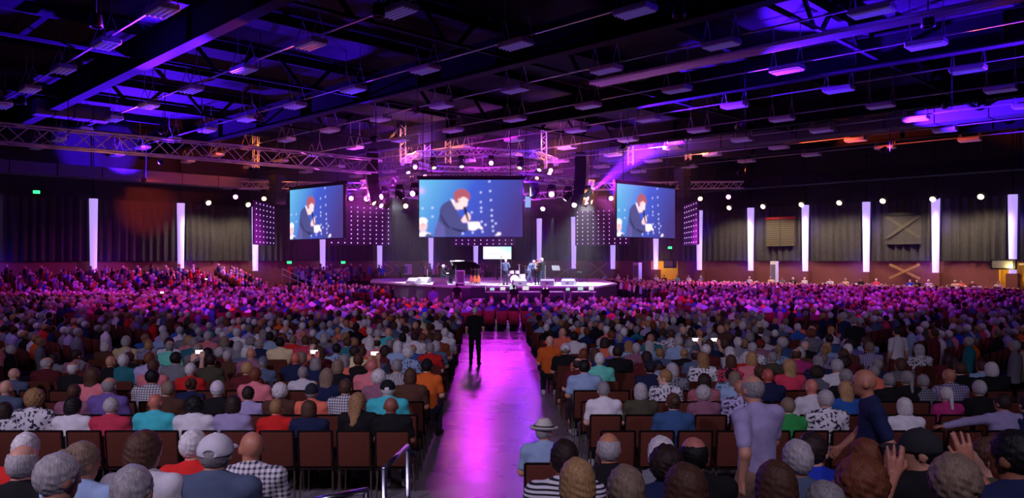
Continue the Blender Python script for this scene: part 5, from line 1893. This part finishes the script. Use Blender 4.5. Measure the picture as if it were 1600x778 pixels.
HAIRW = {'short': 'short', 'bob': 'bobbed', 'fringe': 'balding', 'bald': 'bald', 'long': 'long', 'puffy': 'full', 'bun': 'bunned', 'tail': 'tied', 'beanie': 'short'}
phones = []
for row in range(0, 20):
    Y = 10.05 + row * 1.0
    for side in (-1, 1):
        x0 = (-1.52 - .025 * row) if side < 0 else (1.35 - .035 * row)
        lim = 9.3 if side < 0 else 8.6
        xs_ = []
        i = 0
        while True:
            x = x0 + side * PITCH * i
            if abs(x) > min(lim, .667 * Y + .35):
                break
            xs_.append(x)
            i += 1
        taken = {}
        for s in SPEC:
            if s[2] == row and (s[0] < 790) == (side < 0):
                sx = (s[0] - 800) / F * Y
                k = min((abs(x - sx), q) for q, x in enumerate(xs_) if q not in taken)[1]
                taken[k] = (s, sx)
        for q, x in enumerate(xs_):
            where = f'{ORD[row]} floor row {"left" if side < 0 else "right"} of aisle'
            seat = f'seat {ORD[q]}'
            indiv = nseat < MAXP and row <= 9
            jx = random.uniform(-.04, .04)
            occ = random.random() < [.12, .3, .42, .5, .58, .66, .74, .8, .84, .86][min(row, 9)]
            if any(taken[w][0][3] == 'arm_out' for w in (q + 1, q + 2) if w in taken):
                occ = False
            if side > 0 and row <= 1 and q < 1:
                occ = False
            if q in taken:
                (px, yt, _, pose, hair, hcol, shirt, ex), sx = taken[q]
                zt = CH - (yt - HZ) / F * Y
                sc = min(1.07, max(.92, zt / 1.315))
                if hair == 'beanie':
                    hair = 'short'
                lab = f'{hcol}-haired person in {ex.get("pattern") or ""} {shirt} top, {where}, {seat}' if hair != 'bald' else f'bald person in {ex.get("pattern") or ""} {shirt} top, {where}, {seat}'
                lab = ' '.join(lab.split())
                if pose == 'phone':
                    phones.append((sx, Y, sc, ex.get('wide', 1), lab))
                person(lab, (sx, Y, 0), pose, hair, hcol, shirt, rz=0 if pose == 'phone' else random.uniform(-.08, .08), sc=sc, group=GR, **ex)
                nseat += 1
            elif occ and indiv:
                hair, hcol, shirt = random.choice(STY), random.choice(HCS), random.choice(SHS if row > 6 or random.random() < .3 else ['black', 'navy', 'black', 'maroon', 'slate', 'brown', 'olive', 'mauve'])
                if row < 6 and random.random() < .5:
                    hcol = random.choice(['brown', 'dark brown', 'grey', 'ash'])
                pose = random.choice(['sit'] * 5 + ['sit_left', 'sit_right', 'lean'])
                ex = {}
                if hair == 'cap':
                    hair, ex = 'short', {'hat': 'cap', 'hatcol': random.choice([(220, 216, 224), (30, 34, 60), (120, 30, 30)])}
                pat = random.choice([None] * 9 + ['plaid', 'floral', 'stripes'])
                if pat:
                    shirt = random.choice(['white', 'pale blue', 'lavender', 'grey'])
                    ex['pattern'] = pat
                who = 'bald person' if hair == 'bald' else f'{hcol}-haired person'
                lab = ' '.join(f'{who} in {pat or ""} {shirt} top, {where}, {seat}'.split())
                person(lab, (x + jx, Y, 0), pose, hair, hcol, shirt, rz=random.uniform(-.12, .12), sc=random.uniform(.94, 1.05),
                       wide=random.choice([1, 1, 1.06, 1.12]), group=GR, shoes=row < 4, **ex)
                nseat += 1
            elif occ:
                rnd_far(x + jx, Y, 0, random.uniform(-.15, .15), True)
            if row <= 8:
                chair(f'maroon banquet chair, {where}, {seat} from the aisle', (x, Y - .02, 0), 0, row < 4)
            elif not occ or q in taken:
                crowd_far.append((x, Y, 0, 0, None, None, None, False, True))

# phones held up in the crowd
plist = [(Vector((x + .215 * sc * w, Y + .39 * sc, 1.265 * sc)), 'bright phone held by the ' + lab.split(', seat')[0].replace(' person', '')) for x, Y, sc, w, lab in phones]
plist += [(P(253, 457, 32), 'far bright phone in the left crowd'), (P(322, 436, 46), 'farthest bright phone near the left bleachers')]
for p, lab in plist:
    t = thing('phone', lab, 'phone', p, 0, 'lit phones held up in the crowd')
    MB().cbox((0, .008, 0), (.155, .012, .08), .004).build('casing', 'phone_body', t)
    MB().box((0, 0, 0), (.14, .006, .068)).build('display', 'phone_glow', t)

# ------------------------------------------------------------------ the far crowd: too many to count, one object
def ring_body(n, rows):
    V, Qd = [], []
    for (z, rx, ry, yo) in rows:
        for i in range(n):
            a = 2 * math.pi * i / n
            V.append((rx * math.cos(a), ry * math.sin(a) + yo, z))
    for j in range(len(rows) - 1):
        for i in range(n):
            Qd.append((j * n + i, j * n + (i + 1) % n, (j + 1) * n + (i + 1) % n, (j + 1) * n + i))
    return np.array(V), np.array(Qd)


def sph(n, m, c, r):
    b = MB().ball(c, r, n, m)
    return np.array(b.v), np.array(b.f)


def template(n, hn, hm):
    rows = [(.45, .18, .14, 0.02), (.62, .175, .13, 0), (.86, .2, .125, -.02), (.98, .215, .11, -.025), (1.035, .15, .085, -.02), (1.075, .058, .058, -.01), (1.13, .05, .052, 0)]
    parts = [(ring_body(n, rows), 0), (sph(hn, hm, (0, .015, 1.19), (.078, .095, .118)), 2), (sph(hn, hm, (0, -.014, 1.213), (.094, .106, .106)), 1)]
    b = MB().box((0, .26, .52), (.36, .46, .13)).box((0, .42, .26), (.32, .14, .5))
    parts.append(((np.array(b.v), np.array(b.f)), 4))
    c = MB().box((0, -.25, .68), (.42, .05, .48), M=Matrix.Rotation(rad(7), 3, 'X'))
    parts.append(((np.array(c.v), np.array(c.f)), 3))
    V, Qd, K, off = [], [], [], 0
    for (v, q), k in parts:
        V.append(v)
        Qd.append(q + off)
        K.append(np.full(len(v), k))
        off += len(v)
    return np.concatenate(V), np.concatenate(Qd), np.concatenate(K)


def inside(poly, x, y, grow=0.0):
    cx, cy = sum(p[0] for p in poly) / len(poly), sum(p[1] for p in poly) / len(poly)
    k = 1 + grow / 13.0
    ins = False
    n = len(poly)
    for i in range(n):
        x1, y1 = cx + (poly[i][0] - cx) * k, cy + (poly[i][1] - cy) * k
        x2, y2 = cx + (poly[(i + 1) % n][0] - cx) * k, cy + (poly[(i + 1) % n][1] - cy) * k
        if (y1 > y) != (y2 > y) and x < (x2 - x1) * (y - y1) / (y2 - y1) + x1:
            ins = not ins
    return ins


def in_view(x, y):
    return abs(x) < .69 * y + 1.5


S5 = math.sqrt(.5)
# block in front of the stage
for r in range(13):
    Y = 31.6 + r * 1.0
    x = -15.5
    while x < 13.5:
        if r > 5 and -9.5 < x < 8.5:
            x += .52
            continue
        if not (-8.2 < x + .02 * Y < -7.2) and not (7.0 < x < 8.0) and random.random() < .93:
            if not (-1.9 < x < .9 and r == 0):
                rnd_far(x + random.uniform(-.05, .05), Y, 0, random.uniform(-.12, .12), True)
            else:
                crowd_far.append((x, Y, 0, 0, None, None, None, False, True))
        x += .52
# turned blocks to either side
for sgn in (-1, 1):
    for a in np.arange(4, 60, 1.0):
        for b in np.arange(2, 58.6, .52):
            u, v = (a, b) if sgn < 0 else (b, a)
            p = UV(u, v)
            if u > WU - 3.2 or v > WU - 3.2 or not in_view(p.x, p.y):
                continue
            blv = sgn < 0 and v > 52.1
            if blv and (27 < u < 31.5):
                continue
            if sgn < 0 and 51.0 < v <= 52.1:
                continue
            if p.y < 30.8:
                if sgn < 0 and p.x > -10.9 - .05 * (p.y - 20):
                    continue
                if sgn > 0 and p.x < 10.3:
                    continue
            elif p.y < 46:
                if -16.8 < p.x < 14.8:
                    continue
            else:
                if (sgn < 0 and p.x > -2.5) or (sgn > 0 and p.x <= -2.5):
                    continue
                if inside(SPOLY, p.x, p.y, 2.6) or (p.y < 50 and -14 < p.x < 10):
                    continue
            # radial aisles
            if abs((a % 19.0) - 9) < .0 or abs(((b + 4) % 15.5) - 7) < .62 or abs((a % 17) - 8) < .5:
                continue
            if random.random() > (.94 if p.y > 30 else .84):
                if p.y < 34:
                    crowd_far.append((p.x, p.y, 0, -Q45 if sgn < 0 else Q45, None, None, None, False, True))
                continue
            z = .2 * int((v - 52.1) / .95) + .18 if blv else 0
            if p.y > 52 and not blv:
                d = STC - p
                rz = math.atan2(d.y, d.x) - math.pi / 2
            else:
                rz = -Q45 if sgn < 0 else Q45
            rnd_far(p.x + random.uniform(-.06, .06), p.y, z, rz + random.uniform(-.15, .15), p.y < 60)


def build_crowd(sel, tmpl, name, label):
    V0, Q0, K0 = tmpl
    isch = K0 == 3
    Vs, Qs, Cs, off = [], [], [], 0
    chc = np.array(lin((92, 40, 26)))
    for (x, y, z, rz, sh, hr, sk, bald, ch) in sel:
        keep = np.ones(len(V0), bool)
        if sh is None:
            keep = isch.copy()
        elif not ch:
            keep = ~isch
        sc = random.uniform(.94, 1.06)
        c, s = math.cos(rz), math.sin(rz)
        V = V0 * np.where(isch[:, None], 1, sc)
        W = np.empty_like(V)
        W[:, 0] = V[:, 0] * c - V[:, 1] * s + x
        W[:, 1] = V[:, 0] * s + V[:, 1] * c + y
        W[:, 2] = V[:, 2] + z
        C = np.ones((len(V0), 4))
        if sh is not None:
            C[K0 == 0] = lin(sh)
            C[K0 == 1] = lin(sk if bald else hr)
            C[K0 == 2] = lin(sk)
            C[K0 == 4] = lin((34, 34, 46))
            if bald:
                W[K0 == 1, 2] -= .014
        C[isch] = chc
        m = np.cumsum(keep) - 1
        q = Q0[keep[Q0].all(1)]
        Vs.append(W[keep])
        Cs.append(C[keep])
        Qs.append(m[q] + off)
        off += int(keep.sum())
    me = np_mesh(name, np.concatenate(Vs), np.concatenate(Qs), True, np.concatenate(Cs), ('crowd',))
    o = obj(name, me)
    o['kind'] = 'stuff'
    o['label'] = label
    o['category'] = 'crowd'
    return o


T_MID, T_FAR = template(10, 9, 6), template(6, 6, 4)
near_sel = [q for q in crowd_far if q[1] < 36]
far_sel = [q for q in crowd_far if q[1] >= 36]
build_crowd(near_sel, T_MID, 'crowd', 'seated crowd filling the rows beyond the nearest audience blocks')
build_crowd(far_sel, T_FAR, 'far_crowd', 'distant seated crowd around and behind the stage')
print('individuals', NPERS, 'seats', nseat, 'crowd', len(near_sel), len(far_sel), 'fixtures', nf)

# ------------------------------------------------------------------ stage haze
hz = bpy.data.materials.new('stage_haze')
hz.use_nodes = True
hn = hz.node_tree
hn.nodes.clear()
ho = hn.nodes.new('ShaderNodeOutputMaterial')
hv = hn.nodes.new('ShaderNodeVolumeScatter')
hv.inputs['Density'].default_value = 0.004
hv.inputs['Anisotropy'].default_value = 0.35
hn.links.new(hv.outputs[0], ho.inputs['Volume'])
MATS['stage_haze'] = hz
o = MB().box((-2, 56, 6.6), (30, 18, 9.6)).build('stage_haze', 'stage_haze')
o['kind'] = 'stuff'
o['label'] = 'thin theatrical haze hanging in the air over the stage'
o['category'] = 'haze'
hz2 = hz.copy()
hz2.node_tree.nodes['Volume Scatter'].inputs['Density'].default_value = .008
MATS['rig_haze'] = hz2
o = MB().box((-2.5, 59, 9.0), (25, 15, 4.4)).build('rig_haze', 'rig_haze')
o['kind'] = 'stuff'
o['label'] = 'denser purple-lit haze among the trusses over the stage'
o['category'] = 'haze'
for x, y, z, c, e in ((-9, 53, 7.6, VIOLET, 2500), (-7, 58, 7.6, MAGENTA, 1600), (5, 53, 7.6, VIOLET, 2500), (3, 58, 7.6, MAGENTA, 1600), (-12, 57, 7.6, BLUE, 6000),
                      (8, 57, 7.6, BLUE, 6000), (-2, 56, 7.6, PINK, 900)):
    spot((x, y, z), (x, y - .6, 12), e, c, 120, .6, .2)
# beam of the bright spotlight beside the right line array
bh = P(918, 290, 49.2) + Vector((0, 0, -.55))
spot(bh + (P(1030, 215, 53) - bh).normalized() * .5, P(1030, 215, 53), 1600000, (.22, .01, 1.0), 19, .8, .05)
for px, tx in ((845, 838), (865, 850), (905, 880), (935, 900)):
    spot(P(px, 334, 52), P(tx, 440, 52.5), 8000, COOL, 22, .5, .05)
